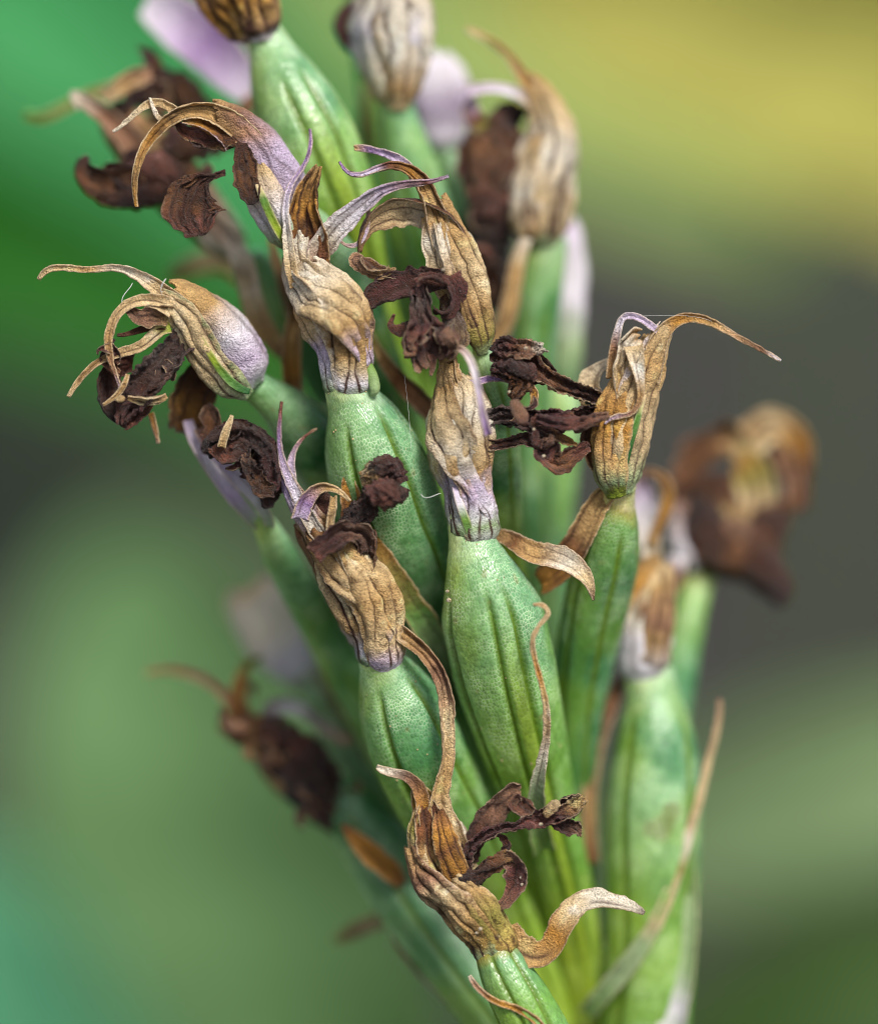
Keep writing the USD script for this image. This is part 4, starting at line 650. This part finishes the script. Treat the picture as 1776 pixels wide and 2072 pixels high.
hood(Sf, "sepal", [(1140, 800, 390, 22), (1148, 700, 385, 28), (1150, 600, 385, 34), (1148, 520, 385, 36), (1140, 460, 385, 22)], "c0 a.3 e.55 e.8 l1", phi=0, span=330, veins=1, vein=.2, mott=.15, speck=0, mat=M_SOFT, step=6)
cap(Sf, [(1138, 760, 400, 26), (1130, 850, 405, 48), (1110, 980, 415, 58), (1105, 1100, 430, 54), (1120, 1300, 450, 48)], "a0 h.3 c1", step=7, grooves=[(0, 0)])

# --- far right
NEAR[0] = 0.8
Lf = flower("strongly blurred tan and dark brown withered flower far out at the right")
cap(Lf, [(1440, 1130, 560, 24), (1415, 1175, 545, 30), (1395, 1240, 520, 34), (1380, 1320, 500, 36), (1362, 1420, 480, 38), (1330, 1600, 450, 42)], "i0 f.2 c.5 q1", step=7)
hood(Lf, "sepal", [(1412, 1150, 530, 34), (1388, 1090, 530, 44), (1378, 1030, 535, 34)], "e0 e.5 r1", phi=-20, span=260, veins=2, mott=.3, step=7)
ribbon(Lf, "sepal", [(1380, 1020, 535, 40), (1392, 960, 530, 66), (1425, 905, 525, 90), (1470, 890, 525, 80), (1505, 915, 530, 60)], "k0 b.3 b.6 t1", bend=100, cr=16, mat=M_LIP, step=6, mott=.8)
ribbon(Lf, "sepal", [(1500, 905, 545, 70), (1540, 870, 540, 80), (1580, 862, 540, 74), (1610, 900, 540, 66), (1618, 960, 540, 50), (1615, 1025, 545, 24)], "t0 s.3 o.5 b.7 k1", bend=100, cr=12, step=6, mott=.7)
ribbon(Lf, "petal", [(1440, 960, 510, 80), (1455, 1020, 505, 110), (1480, 1075, 505, 110), (1510, 1110, 510, 70)], "k0 b.35 t.5 d1", bend=-100, cr=16, mat=M_LIP, step=6, mott=.9)
ribbon(Lf, "petal", [(1500, 920, 530, 50), (1525, 965, 528, 90), (1530, 1010, 528, 80), (1510, 1050, 532, 40)], "o0 i.4 s.7 t1", bend=80, cr=8, step=6)
ribbon(Lf, "petal", [(1580, 900, 535, 40), (1598, 950, 530, 46), (1605, 1000, 530, 38), (1600, 1030, 535, 18)], "b0 r.5 b1", bend=100, cr=8, step=6)
tube(Lf, "lip_lobe", [(1400, 1010, 525, 20), (1425, 1065, 520, 50), (1455, 1105, 520, 58), (1500, 1120, 520, 56), (1540, 1090, 525, 46), (1570, 1045, 530, 30), (1585, 1005, 535, 12)], "d0 k.3 b.5 k.8 b1", cr=22, crs=50, step=6, mott=.9, wr=5)
tube(Lf, "lip_lobe", [(1480, 1100, 505, 24), (1520, 1130, 495, 46), (1550, 1162, 492, 42), (1574, 1192, 495, 30), (1590, 1222, 500, 10)], "b0 k.4 d1", cr=12, crs=40, step=6, wr=4)
tube(Lf, "anther", [(1465, 1060, 470, 10), (1480, 1070, 462, 24), (1500, 1075, 462, 22), (1512, 1082, 470, 10)], "r0 r1", cr=7, step=6)
NEAR[0] = 1.0
Mf = flower("withered flower with a white-based tan hood above the large blurred capsule on the right")
cap(Mf, [(1312, 1355, 255, 50), (1318, 1400, 255, 53), (1324, 1460, 255, 72), (1326, 1540, 255, 88), (1322, 1640, 258, 97), (1320, 1760, 262, 95), (1318, 1900, 268, 91), (1308, 2040, 280, 90), (1290, 2250, 300, 78)], "a0 a.04 h.07 c.15 h.3 f.5 f.75 h1", grooves=[(-52, -46), (38, 44)], gw=10, gd=.08, gin=(.06, 1), bloom=(1., 1.3, 1.1, 1., .8), spot=[(1325, 1692, 24), (1350, 1682, 28), (1368, 1655, 26), (1345, 1702, 20)], step=5)  # the stronger pale bloom here also paints a whitish sheen on this capsule
hood(Mf, "sepal", [(1310, 1385, 245, 48), (1305, 1325, 245, 52), (1310, 1260, 245, 54), (1325, 1200, 245, 44), (1335, 1150, 248, 24)], "e0 e.4 w.6 s.8 t1", phi=-30, span=200, veins=3, vw=.06, vein=.4, mott=.3, step=5, mat=M_SOFT)
hood(Mf, "sepal", [(1315, 1365, 238, 42), (1316, 1310, 232, 44), (1322, 1250, 230, 46), (1330, 1200, 232, 36), (1336, 1150, 238, 18)], "e0 t.3 r.5 t.8 s1", phi=15, span=120, veins=4, vw=.06, vein=.6, mott=.4, step=5)
ribbon(Mf, "sepal", [(1328, 1175, 250, 46), (1318, 1110, 255, 50), (1310, 1050, 260, 66), (1302, 990, 265, 54), (1290, 955, 268, 24)], "t0 w.3 e.6 l.8 r1", bend=100, roll=-15, veins=1, vw=.08, vein=.5, mott=.35, step=5)
ribbon(Mf, "sepal_tip", [(1300, 955, 250, 18), (1325, 955, 246, 20), (1348, 975, 244, 26), (1352, 1015, 244, 30), (1335, 1060, 246, 26), (1322, 1100, 250, 20)], "r0 o.4 o.8 t1", bend=100, roll=20, veins=1, mott=.5, step=4)
ribbon(Mf, "petal", [(1345, 1200, 300, 40), (1362, 1170, 300, 50), (1372, 1130, 305, 36)], "b0 r.5 e1", bend=90, step=6)
bract([(1335, 1130, 225, 40), (1300, 1160, 215, 52), (1262, 1205, 210, 54), (1235, 1260, 208, 56), (1222, 1310, 212, 46), (1215, 1360, 220, 16)], "t0 o.3 s.6 t1", bend=90, roll=-10, veins=1, vw=.1, vein=.5, mott=.4, step=5)
bract([(1455, 1415, 215, 10), (1455, 1450, 218, 13), (1443, 1505, 216, 16), (1422, 1590, 214, 19), (1400, 1670, 208, 22), (1376, 1750, 200, 25), (1346, 1830, 196, 30), (1302, 1910, 196, 40), (1248, 1980, 206, 46), (1190, 2050, 240, 40)], "r0 s.15 s.3 w.42 i.5 s.6 a.72 a.85 f1", bend=110, roll=15, veins=1, vw=.08, vein=.25, mott=.25, speck=.1, step=5, label="long thin pale bract lying along the large blurred capsule on the right")
bract([(1392, 1700, 225, 20), (1398, 1800, 220, 34), (1394, 1900, 215, 50), (1378, 2000, 212, 66), (1350, 2150, 215, 76)], "f0 a.3 a.6 e.8 a1", bend=110, roll=30, veins=0, mott=.15, speck=0, step=5, mat=M_SOFT)
bract([(1255, 1370, 270, 16), (1235, 1430, 262, 34), (1210, 1500, 258, 36), (1195, 1580, 256, 36), (1192, 1660, 258, 36), (1200, 1740, 265, 26)], "b0 r.4 t.7 b1", bend=110, mott=.5, step=5)
bract([(1245, 1385, 330, 20), (1215, 1440, 325, 34), (1185, 1500, 320, 36), (1165, 1560, 320, 30)], "w0 a.5 a1", bend=100, mott=.2, step=6, mat=M_SOFT)

# --- upper left, behind
Kf = flower("blurred brown withered flower behind the drooping one at the upper left")
cap(Kf, [(500, 520, 330, 36), (540, 580, 340, 44), (600, 670, 360, 48), (680, 800, 400, 46)], "h0 c.3 q1", step=7)
hood(Kf, "sepal", [(490, 520, 315, 30), (430, 450, 310, 48), (375, 385, 305, 60), (320, 330, 300, 64), (270, 275, 295, 52), (225, 230, 290, 30)], "a0 w.15 r.4 t.7 r1", phi=0, span=260, veins=4, mott=.5, step=6, folds=3)
ribbon(Kf, "sepal_tip", [(290, 320, 250, 60), (250, 270, 235, 54), (215, 235, 225, 44), (180, 210, 218, 36), (148, 188, 215, 14), (158, 218, 215, 8)], "r0 r.5 w1", bend=110, veins=1, mott=.3, step=5)
ribbon(Kf, "petal_tip", [(330, 240, 330, 30), (290, 175, 345, 26), (220, 180, 355, 26), (150, 205, 360, 24), (100, 232, 362, 24), (55, 232, 365, 18)], "t0 s.3 i.6 f1", bend=110, veins=0, mott=.2, step=6)
ribbon(Kf, "petal_tip", [(300, 290, 300, 34), (260, 240, 295, 40), (265, 190, 295, 34), (275, 150, 300, 18)], "t0 s1", bend=110, step=6)
tube(Kf, "lip_lobe", [(260, 190, 305, 12), (285, 175, 300, 30), (315, 175, 296, 36), (345, 180, 298, 34), (370, 205, 300, 26), (385, 235, 305, 12)], "k0 k.4 d1", cr=16, crs=34, step=5, wr=4)
ribbon(Kf, "lip_lobe", [(390, 350, 165, 50), (330, 365, 155, 76), (270, 368, 150, 74), (215, 372, 148, 60), (180, 360, 150, 44), (168, 325, 152, 26)], "b0 k.3 b.6 d1", bend=130, cr=12, crs=50, mat=M_LIP, step=5, mott=.7)
ribbon(Kf, "lip_lobe", [(350, 330, 200, 60), (290, 340, 195, 80), (250, 335, 195, 60)], "k0 m.5 p1", bend=90, cr=10, mat=M_LIP, step=6)
ribbon(Kf, "lip_lobe", [(480, 260, 230, 40), (440, 285, 225, 70), (390, 290, 222, 84), (345, 300, 225, 70), (310, 320, 230, 40)], "d0 k.4 b.7 k1", bend=-110, cr=16, crs=50, mat=M_LIP, step=5, mott=.8)
ribbon(Kf, "lip_lobe", [(350, 385, 150, 40), (310, 395, 140, 60), (255, 398, 138, 64), (205, 395, 140, 46), (175, 380, 145, 30), (160, 345, 150, 24), (175, 318, 152, 16)], "k0 d.4 b.7 k1", bend=-140, cr=12, crs=40, mat=M_LIP, step=4, mott=.9, edge='b')
tube(Kf, "lip_lobe", [(270, 360, 170, 10), (285, 345, 165, 26), (320, 345, 165, 34), (355, 350, 170, 28), (380, 350, 180, 10)], "k0 m.5 d1", cr=14, crs=30, step=4, wr=4)
tube(Kf, "lip_lobe", [(340, 185, 285, 10), (355, 170, 280, 26), (375, 185, 280, 30), (395, 215, 285, 26), (410, 245, 290, 10)], "k0 b.4 k1", cr=14, crs=30, step=5, wr=4)
ribbon(Kf, "petal", [(210, 200, 250, 24), (235, 180, 245, 40), (270, 160, 245, 44), (300, 150, 250, 24)], "s0 t.5 r1", bend=110, step=5, cr=6)
ribbon(Kf, "petal", [(395, 300, 290, 50), (420, 250, 300, 60), (400, 200, 305, 30)], "t0 r.5 b1", bend=90, step=7)
bract([(590, 720, 215, 36), (545, 680, 205, 46), (515, 620, 200, 54), (500, 560, 200, 54), (478, 505, 205, 46), (430, 450, 215, 40), (370, 410, 230, 30)], "r0 t.2 s.4 w.6 r.8 e1", bend=90, roll=-15, veins=1, vw=.08, vein=.4, mott=.4, step=5, label="long tan bract hanging behind the hood with brown tips")
bract([(600, 610, 165, 24), (592, 680, 160, 44), (590, 740, 160, 48), (596, 800, 162, 36), (602, 846, 165, 8)], "b0 t.3 o.6 r.85 k1", bend=120, veins=2, mott=.6, step=4)
bract([(745, 665, 140, 12), (772, 720, 135, 26), (805, 765, 130, 38), (845, 805, 130, 46), (885, 850, 135, 40)], "y0 t.2 b.5 r1", bend=110, roll=10, veins=2, mott=.6, step=4)
bract([(745, 1070, 55, 8), (768, 1110, 55, 30), (800, 1170, 65, 52), (845, 1245, 90, 66), (890, 1320, 130, 70), (940, 1420, 190, 60)], "o0 x.2 g.45 a.7 g1", bend=110, roll=-15, veins=2, vw=.06, vein=.4, mott=.3, step=4, edge='o', label="olive bract with yellow-brown edges between the upper and lower net-patterned capsules")
bract([(548, 480, 210, 12), (560, 530, 205, 22), (575, 590, 205, 22), (585, 640, 210, 14)], "t0 r1", bend=90, step=5)
bract([(340, 560, 520, 20), (380, 540, 525, 44), (430, 525, 530, 46), (475, 540, 535, 40), (520, 590, 530, 34)], "i0 s.4 t1", bend=80, step=8)
bract([(758, 160, 440, 40), (748, 240, 440, 50), (752, 320, 445, 40)], "r0 b.5 k1", bend=90, step=8)

# --- lower left, behind
NEAR[0] = 0.6
Nf = flower("blurred dark brown withered flower with two thin tips at the lower left")
cap(Nf, [(680, 1590, 520, 30), (720, 1650, 500, 56), (775, 1730, 470, 72), (850, 1840, 430, 78), (930, 1950, 400, 74), (1010, 2060, 380, 66), (1100, 2200, 360, 60)], "q0 c.3 c.6 h1", step=7, grooves=[(10, 10)])
hood(Nf, "sepal", [(715, 1670, 520, 26), (660, 1620, 530, 48), (600, 1570, 540, 56), (550, 1515, 545, 46), (510, 1460, 550, 34)], "r0 r.3 t.6 b1", phi=-60, span=200, veins=3, mott=.5, step=7)
ribbon(Nf, "lip_lobe", [(735, 1700, 495, 30), (690, 1660, 485, 90), (645, 1610, 480, 110), (605, 1560, 480, 100), (570, 1520, 485, 60)], "d0 k.3 b.55 d.8 b1", bend=-120, cr=26, crs=50, mat=M_LIP, step=5, mott=1, folds=3, fold=10, rag=.5)
ribbon(Nf, "lip_lobe", [(660, 1590, 470, 30), (640, 1550, 462, 70), (610, 1510, 458, 84), (575, 1490, 460, 70), (545, 1470, 470, 40)], "k0 d.3 m.6 k1", bend=-130, cr=24, crs=36, mat=M_LIP, step=5, mott=1, folds=2, fold=10, rag=.5)
ribbon(Nf, "lip_lobe", [(700, 1640, 480, 30), (672, 1600, 470, 64), (650, 1560, 466, 70), (640, 1520, 470, 40), (646, 1500, 475, 14)], "d0 k.5 d1", bend=110, roll=20, cr=20, crs=36, mat=M_LIP, step=5, mott=1, rag=.5)
ribbon(Nf, "lip_lobe", [(600, 1600, 500, 40), (570, 1550, 500, 76), (540, 1500, 505, 80), (515, 1460, 512, 50)], "r0 b.4 k.7 b1", bend=-110, cr=18, crs=40, mat=M_LIP, step=5, mott=.9, rag=.4)
tube(Nf, "lip_lobe", [(700, 1675, 505, 20), (655, 1625, 505, 40), (610, 1570, 505, 44), (565, 1510, 510, 34), (535, 1470, 515, 14)], "k0 d.4 k1", cr=24, crs=40, step=6, mott=.9, wr=5)
ribbon(Nf, "sepal_tip", [(520, 1500, 540, 62), (490, 1460, 545, 60), (480, 1410, 550, 36), (490, 1360, 555, 24), (525, 1335, 560, 16)], "k0 b.3 o.7 f1", bend=120, cr=6, step=6)
ribbon(Nf, "petal_tip", [(470, 1440, 550, 26), (440, 1395, 560, 24), (400, 1370, 565, 22), (350, 1357, 570, 18), (298, 1362, 575, 10)], "b0 r.5 o1", bend=120, veins=0, step=6)
ribbon(Nf, "petal_tip", [(540, 1480, 560, 20), (550, 1435, 560, 34), (590, 1430, 560, 32), (640, 1460, 560, 26), (700, 1500, 550, 18)], "b0 e.4 r1", bend=90, veins=0, step=7)
ribbon(Nf, "petal", [(500, 1510, 540, 20), (470, 1480, 540, 44), (445, 1470, 545, 26)], "b0 b1", bend=90, cr=7, mat=M_LIP, step=7)
bract([(692, 1668, 330, 6), (715, 1695, 325, 34), (750, 1730, 322, 56), (785, 1760, 325, 52), (810, 1785, 330, 26)], "b0 o.3 o.8 b1", bend=110, roll=-15, veins=1, vw=.1, mott=.4, step=5, label="amber bract at the lower left below the blurred dark flower")
bract([(790, 1870, 420, 16), (820, 1915, 415, 46), (870, 1970, 410, 54), (930, 2030, 405, 58), (1000, 2110, 400, 60)], "a0 r.2 e.5 r1", bend=100, roll=-15, veins=0, mott=.2, speck=0, step=6)
bract([(675, 1905, 640, 12), (715, 1885, 635, 34), (765, 1865, 620, 36), (815, 1850, 600, 26)], "i0 s.5 f1", bend=80, step=8)
Of = flower("heavily blurred whitish lilac flower on a pale capsule at the left")
cap(Of, [(640, 1370, 900, 52), (680, 1420, 880, 74), (730, 1490, 840, 80), (800, 1600, 760, 74), (890, 1750, 660, 64), (1000, 1950, 560, 54)], "h0 c.3 c1", step=9)
hood(Of, "sepal", [(660, 1395, 895, 50), (620, 1340, 895, 66), (575, 1285, 895, 82), (535, 1235, 895, 76), (505, 1190, 895, 46)], "h0 a.12 e.25 e.4 w.6 w.85 s1", phi=0, span=340, veins=0, mott=.15, speck=0, mat=M_SOFT, step=9)
bract([(640, 1360, 700, 10), (670, 1410, 690, 22), (710, 1470, 680, 26), (760, 1550, 660, 26)], "r0 i.5 f1", bend=90, step=8)

NEAR[0] = 1.0
# --- small torn, curled scraps of the withered lips
def scraps(par, n, cx, cy, z, rx, ry, size, seed, looks, step=4):
    rng = np.random.default_rng(seed)
    for k in range(n):
        x, y, d = cx + rng.uniform(-rx, rx), cy + rng.uniform(-ry, ry), z + rng.uniform(-25, 25)
        a, nodes = rng.uniform(0, 6.28), []
        turn = rng.choice([-1, 1]) * rng.uniform(.4, 1.1); L = size * rng.uniform(.6, 1.2)
        for q in range(5):
            nodes.append((x, y, d, L * [.35, .8, .9, .7, .15][q] * rng.uniform(.6, 1)))
            x += L * .42 * math.cos(a); y += L * .42 * math.sin(a); d += rng.uniform(-.25, .25) * L; a += turn
        ribbon(par, "lip_lobe", nodes, looks[k % len(looks)], bend=rng.uniform(80, 170) * rng.choice([-1, 1]), roll=rng.uniform(-40, 40), veins=2, cr=L * .18, crs=L * .6, mat=M_LIP, mott=.9, edge=['t', 'b', None][k % 3], step=step)


DARK = ["k0 b.4 k1", "d0 k.4 m1", "b0 k.5 d1", "k0 p.5 m1"]
scraps(Kf, 9, 300, 195, 270, 80, 35, 46, 1, DARK + ["t0 s.5 r1"], 5)
scraps(Kf, 7, 260, 365, 165, 90, 30, 44, 2, DARK, 5)
scraps(Kf, 5, 390, 330, 200, 60, 50, 50, 3, ["r0 t.5 b1"] + DARK, 5)
scraps(If, 9, 1000, 320, 255, 35, 110, 52, 4, DARK + ["b0 r.5 m1"], 5)
scraps(If, 3, 985, 540, 290, 15, 60, 40, 5, DARK, 6)
scraps(Lf, 9, 1470, 1010, 500, 90, 90, 70, 6, ["k0 b.5 b1", "b0 t.5 r1", "d0 k.5 m1"], 6)
NEAR[0] = 0.6
for q, (nx, ny, ns) in enumerate([(530, 1490, 44), (590, 1560, 50), (650, 1625, 48)]):
    scraps(Nf, 4, nx, ny, 470, 30, 30, ns, 70 + q, ["k0 b.5 b1", "b0 r.5 b1", "d0 k.5 m1", "b0 t.5 r1"], 6)
scraps(Nf, 4, 490, 1450, 530, 35, 40, 40, 8, ["b0 o.5 b1", "k0 b.5 r1"], 6)
NEAR[0] = 1.0
scraps(Ff, 5, 275, 780, 15, 50, 45, 40, 9, DARK, 3)
scraps(Tf, 5, 480, 900, 20, 40, 35, 36, 10, DARK, 3)
scraps(Ef, 5, 1090, 850, -15, 80, 30, 34, 11, DARK + ["p0 m.5 r1"], 3)
scraps(Hf, 4, 860, 640, -30, 45, 45, 34, 12, ["n0 m.5 r1"] + DARK, 3)
scraps(Df, 3, 1005, 1740, -5, 30, 30, 28, 13, DARK, 3)
scraps(Gf_, 3, 470, 290, 30, 40, 25, 34, 15, DARK + ["t0 o.5 b1"], 3)


def dust(par, prim, n, seed, look="w0"):
    """Tiny grains lying on the lens side of a mesh, as one part."""
    rng = np.random.default_rng(seed); import trimesh
    m = UsdGeom.Mesh(prim); P = np.array(m.GetPointsAttr().Get()); N = np.array(m.GetNormalsAttr().Get())
    ok = np.nonzero(N @ -FWD > .35)[0]; V, F, off = [], [], 0
    for i in rng.choice(ok, n):
        g = trimesh.creation.icosphere(1, S * rng.uniform(.8, 2.3)); g.vertices *= rng.uniform(.7, 1.3, 3)
        V.append(g.vertices + P[i]); F.append(g.faces + off); off += len(g.vertices)
    V = np.vstack(V); x = usdkit.mesh(stage, numbered(par[0], "dust"), (V, np.vstack(F)), M_TEPAL, smooth=True)
    UsdGeom.PrimvarsAPI(x).CreatePrimvar("pigment", Sdf.ValueTypeNames.Color3fArray, "vertex").Set(Vt.Vec3fArray.FromNumpy(np.tile(PAL['s'], (len(V), 1)).astype(np.float32)))
    tag(x.GetPrim(), kind="stuff")


for par, prim, n in ((A, A_cap, 45), (Bf, B_cap, 40), (Cf, C_cap, 30), (Df, D_hood, 30)):
    dust(par, prim, n, n)

# --- fine fibres and specks caught on the dry flowers
def fibre(nodes, r, label):
    p = numbered("/World", "silk_thread")
    X, T, N, B, L, u, (R,) = axis([n + (r,) for n in nodes], 3, (r,))
    base = world(*nodes[0])
    x = UsdGeom.BasisCurves.Define(stage, p); x.AddTranslateOp().Set(Gf.Vec3d(*map(float, base)))
    W = EYE + (X * S - np.array([0, 0, D * S])) @ ROT.T - base
    x.CreatePointsAttr(Vt.Vec3fArray.FromNumpy(W.astype(np.float32))); x.CreateCurveVertexCountsAttr([len(W)]); x.CreateTypeAttr("linear")
    x.CreateWidthsAttr(Vt.FloatArray([2 * r * S])); x.SetWidthsInterpolation("constant")
    UsdShade.MaterialBindingAPI.Apply(x.GetPrim()).Bind(M_SILK)
    tag(x.GetPrim(), label, "thread")


fibre([(247, 614, -22), (250, 598, -20), (260, 585, -14), (268, 572, -8)], .6, "fine white fibre dangling under the left flower's longest tip")
fibre([(329, 590, -10), (328, 578, -18), (336, 563, -20), (330, 570, -20), (325, 584, -14), (330, 600, -4)], .6, "tiny white looped fibre standing on the back of the left flower")
fibre([(852, 1000, -30), (862, 1007, -34), (878, 1003, -30), (892, 998, -20)], .6, "short curved white fibre between the two-knobbed column and the centre hood")
fibre([(1270, 640, -4), (1340, 638, -4), (1400, 640, -2), (1440, 650, -2)], .28, "thin silk thread stretched over the top of the right flower")
fibre([(818, 760, 0), (823, 800, 0), (828, 850, 10), (832, 910, 20)], .28, "thin silk thread hanging over the upper net-patterned capsule")


def specks(par, spots):
    for x, y, z, r in spots:
        tube(par, "pollen_grain", [(x - r, y, z, r * .3), (x - r * .4, y + .5, z - 1, r), (x + r * .5, y, z - 1, r * .9), (x + r, y - .5, z, r * .3)], "w0 s1", cr=1, crs=6, wr=.5, step=1.6, mott=.2, speck=0)


specks(A, [(908, 1214, 2, 4.5), (905, 1196, 8, 3.2)])
specks(Df, [(1056, 1776, -12, 4.5), (1057, 1790, -12, 4.0), (972, 1880, -38, 4.0), (964, 1888, -36, 3.0), (1094, 1668, -30, 3.5)])
specks(Ef, [(1064, 704, -48, 4), (1030, 792, -40, 2.5), (1100, 922, -50, 3), (1080, 868, -50, 3)])
specks(Hf, [(897, 545, -50, 3.5)])

# ------------------------------------------------------------------ what lies behind, far out of focus
def bg_leaf(name, label, nodes, col, bend=14, roll=0, z_ground=True, cat="leaf", group=None):
    a = world(*nodes[0][:3])
    foot = np.array([a[0], a[1] + .02, 0.0])
    t = thing(name, label, cat, foot, group)
    P, s, arr = place(nodes)
    X, T, N, B, L, u, (w, rl) = axis(nodes, 60, (10, roll))
    nv = 25; uu, vv = np.meshgrid(u, np.linspace(-1, 1, nv), indexing="ij")
    r = np.radians(rl)[:, None]; Nr = np.cos(r) * N + np.sin(r) * B; Br = -np.sin(r) * N + np.cos(r) * B
    wid = w[:, None]
    up = bend / 100 * wid * (np.abs(vv) ** 1.3) + .02 * wid * np.sin(uu * 22 + 3 * vv)
    Pg = X[:, None] + (vv * wid / 2)[..., None] * Br[:, None] + up[..., None] * Nr[:, None]
    SEED[0] += 13
    n1 = fb(Pg.reshape(-1, 3), 500, SEED[0], 4).reshape(uu.shape)[..., None]
    vein = (np.exp(-(vv / .035) ** 2) + .35 * np.exp(-(((uu * 9 - np.abs(vv) * 2.2) % 1 - .5) / .09) ** 2))[..., None]
    c = np.array(col) * (1 + .5 * n1) * (1 + .25 * vein)
    V, F, C = shell(Pg, c, c, 14)
    tag(put(numbered(t[0], "blade"), V, F, np.clip(C, .004, .8), M_LEAF, t[1]))
    q0 = ground_node(foot, 22); q1 = ground_node(foot * .5 + a * .5 + np.array([0, .006, 0]), 22)
    tube(t, "stalk", [q0, q1, nodes[0][:3] + (20,), nodes[1][:3] + (14,)], "g0 g1", mat=M_LEAF, step=25, wr=0, mott=.2, speck=0)


bg_leaf("broad_leaf", "blurred yellow leaf at the top right", [(2300, 520, 6200, 300), (2000, 220, 6000, 560), (1700, 60, 5900, 640), (1300, -30, 5900, 520), (950, -80, 6000, 120)], (.44, .42, .10), roll=-20)
bg_leaf("broad_leaf", "blurred olive-green leaf at the top, left of the yellow one", [(1600, 420, 8000, 240), (1300, 230, 7800, 420), (1020, 90, 7700, 480), (780, -60, 7700, 430), (520, -200, 7800, 100)], (.235, .33, .10), roll=0)
bg_leaf("broad_leaf", "blurred blue-green leaf in the top left corner", [(760, 460, 7000, 300), (470, 230, 7000, 500), (200, 60, 7000, 540), (-60, -60, 7000, 440), (-350, -170, 7000, 80)], (.05, .275, .085), roll=0)
bg_leaf("broad_leaf", "blurred deep green leaf at the left edge below the top corner", [(660, 860, 7000, 260), (380, 640, 7000, 420), (120, 520, 7000, 480), (-250, 460, 7000, 480), (-900, 440, 7000, 60)], (.012, .105, .006), roll=10)
bg_leaf("broad_leaf", "blurred dull dark green leaf at the left edge half way up", [(620, 1330, 8200, 300), (380, 1120, 8200, 560), (120, 940, 8200, 700), (-350, 840, 8200, 700), (-1100, 800, 8200, 60)], (.125, .15, .10), roll=10)
bg_leaf("broad_leaf", "blurred bright green leaf filling the lower left", [(800, 2400, 6600, 300), (660, 2050, 6400, 620), (460, 1720, 6300, 860), (320, 1400, 6300, 620), (240, 1080, 6400, 120)], (.112, .215, .082), roll=-10)
bg_leaf("broad_leaf", "blurred teal leaf at the bottom left corner", [(300, 2450, 5200, 260), (120, 2200, 5100, 380), (-20, 1950, 5000, 380), (-150, 1720, 5000, 90)], (.07, .24, .125), roll=10)
bg_leaf("broad_leaf", "blurred grass-green leaf running out of the right edge near the bottom", [(1000, 1740, 5200, 160), (1250, 1700, 4900, 300), (1600, 1610, 4700, 350), (1950, 1530, 4700, 320), (2300, 1460, 4900, 80)], (.17, .25, .115), roll=0)
bg_leaf("broad_leaf", "blurred dark olive leaf in the bottom right corner", [(1300, 2350, 7000, 240), (1500, 2100, 6800, 380), (1750, 1980, 6700, 420), (2100, 1900, 6800, 80)], (.055, .105, .028), roll=0)
# ------------------------------------------------------------------ the ground
gx = np.concatenate([-np.geomspace(60, .6, 22), np.linspace(-.5, .5, 90), np.geomspace(.6, 60, 22)]); gy = np.concatenate([-np.geomspace(60, .6, 18), np.linspace(-.5, 2.5, 220), np.geomspace(2.7, 80, 22)])
GX, GY = np.meshgrid(gx, gy, indexing="ij"); pts = np.stack([GX, GY, np.zeros_like(GX)], -1)
GZ = .035 * (meshkit.fbm(pts * 9 + 50, 4, 3) - .62) - .004
pts[..., 2] = np.minimum(GZ, .012)
F = grid_faces(*GX.shape)
g = usdkit.mesh(stage, "/World/ground", (pts.reshape(-1, 3), F), M_GROUND, smooth=True)
g.GetPrim().SetCustomDataByKey("kind", "structure"); tag(g.GetPrim(), "dark blurred soil and moss behind the plant", "ground")
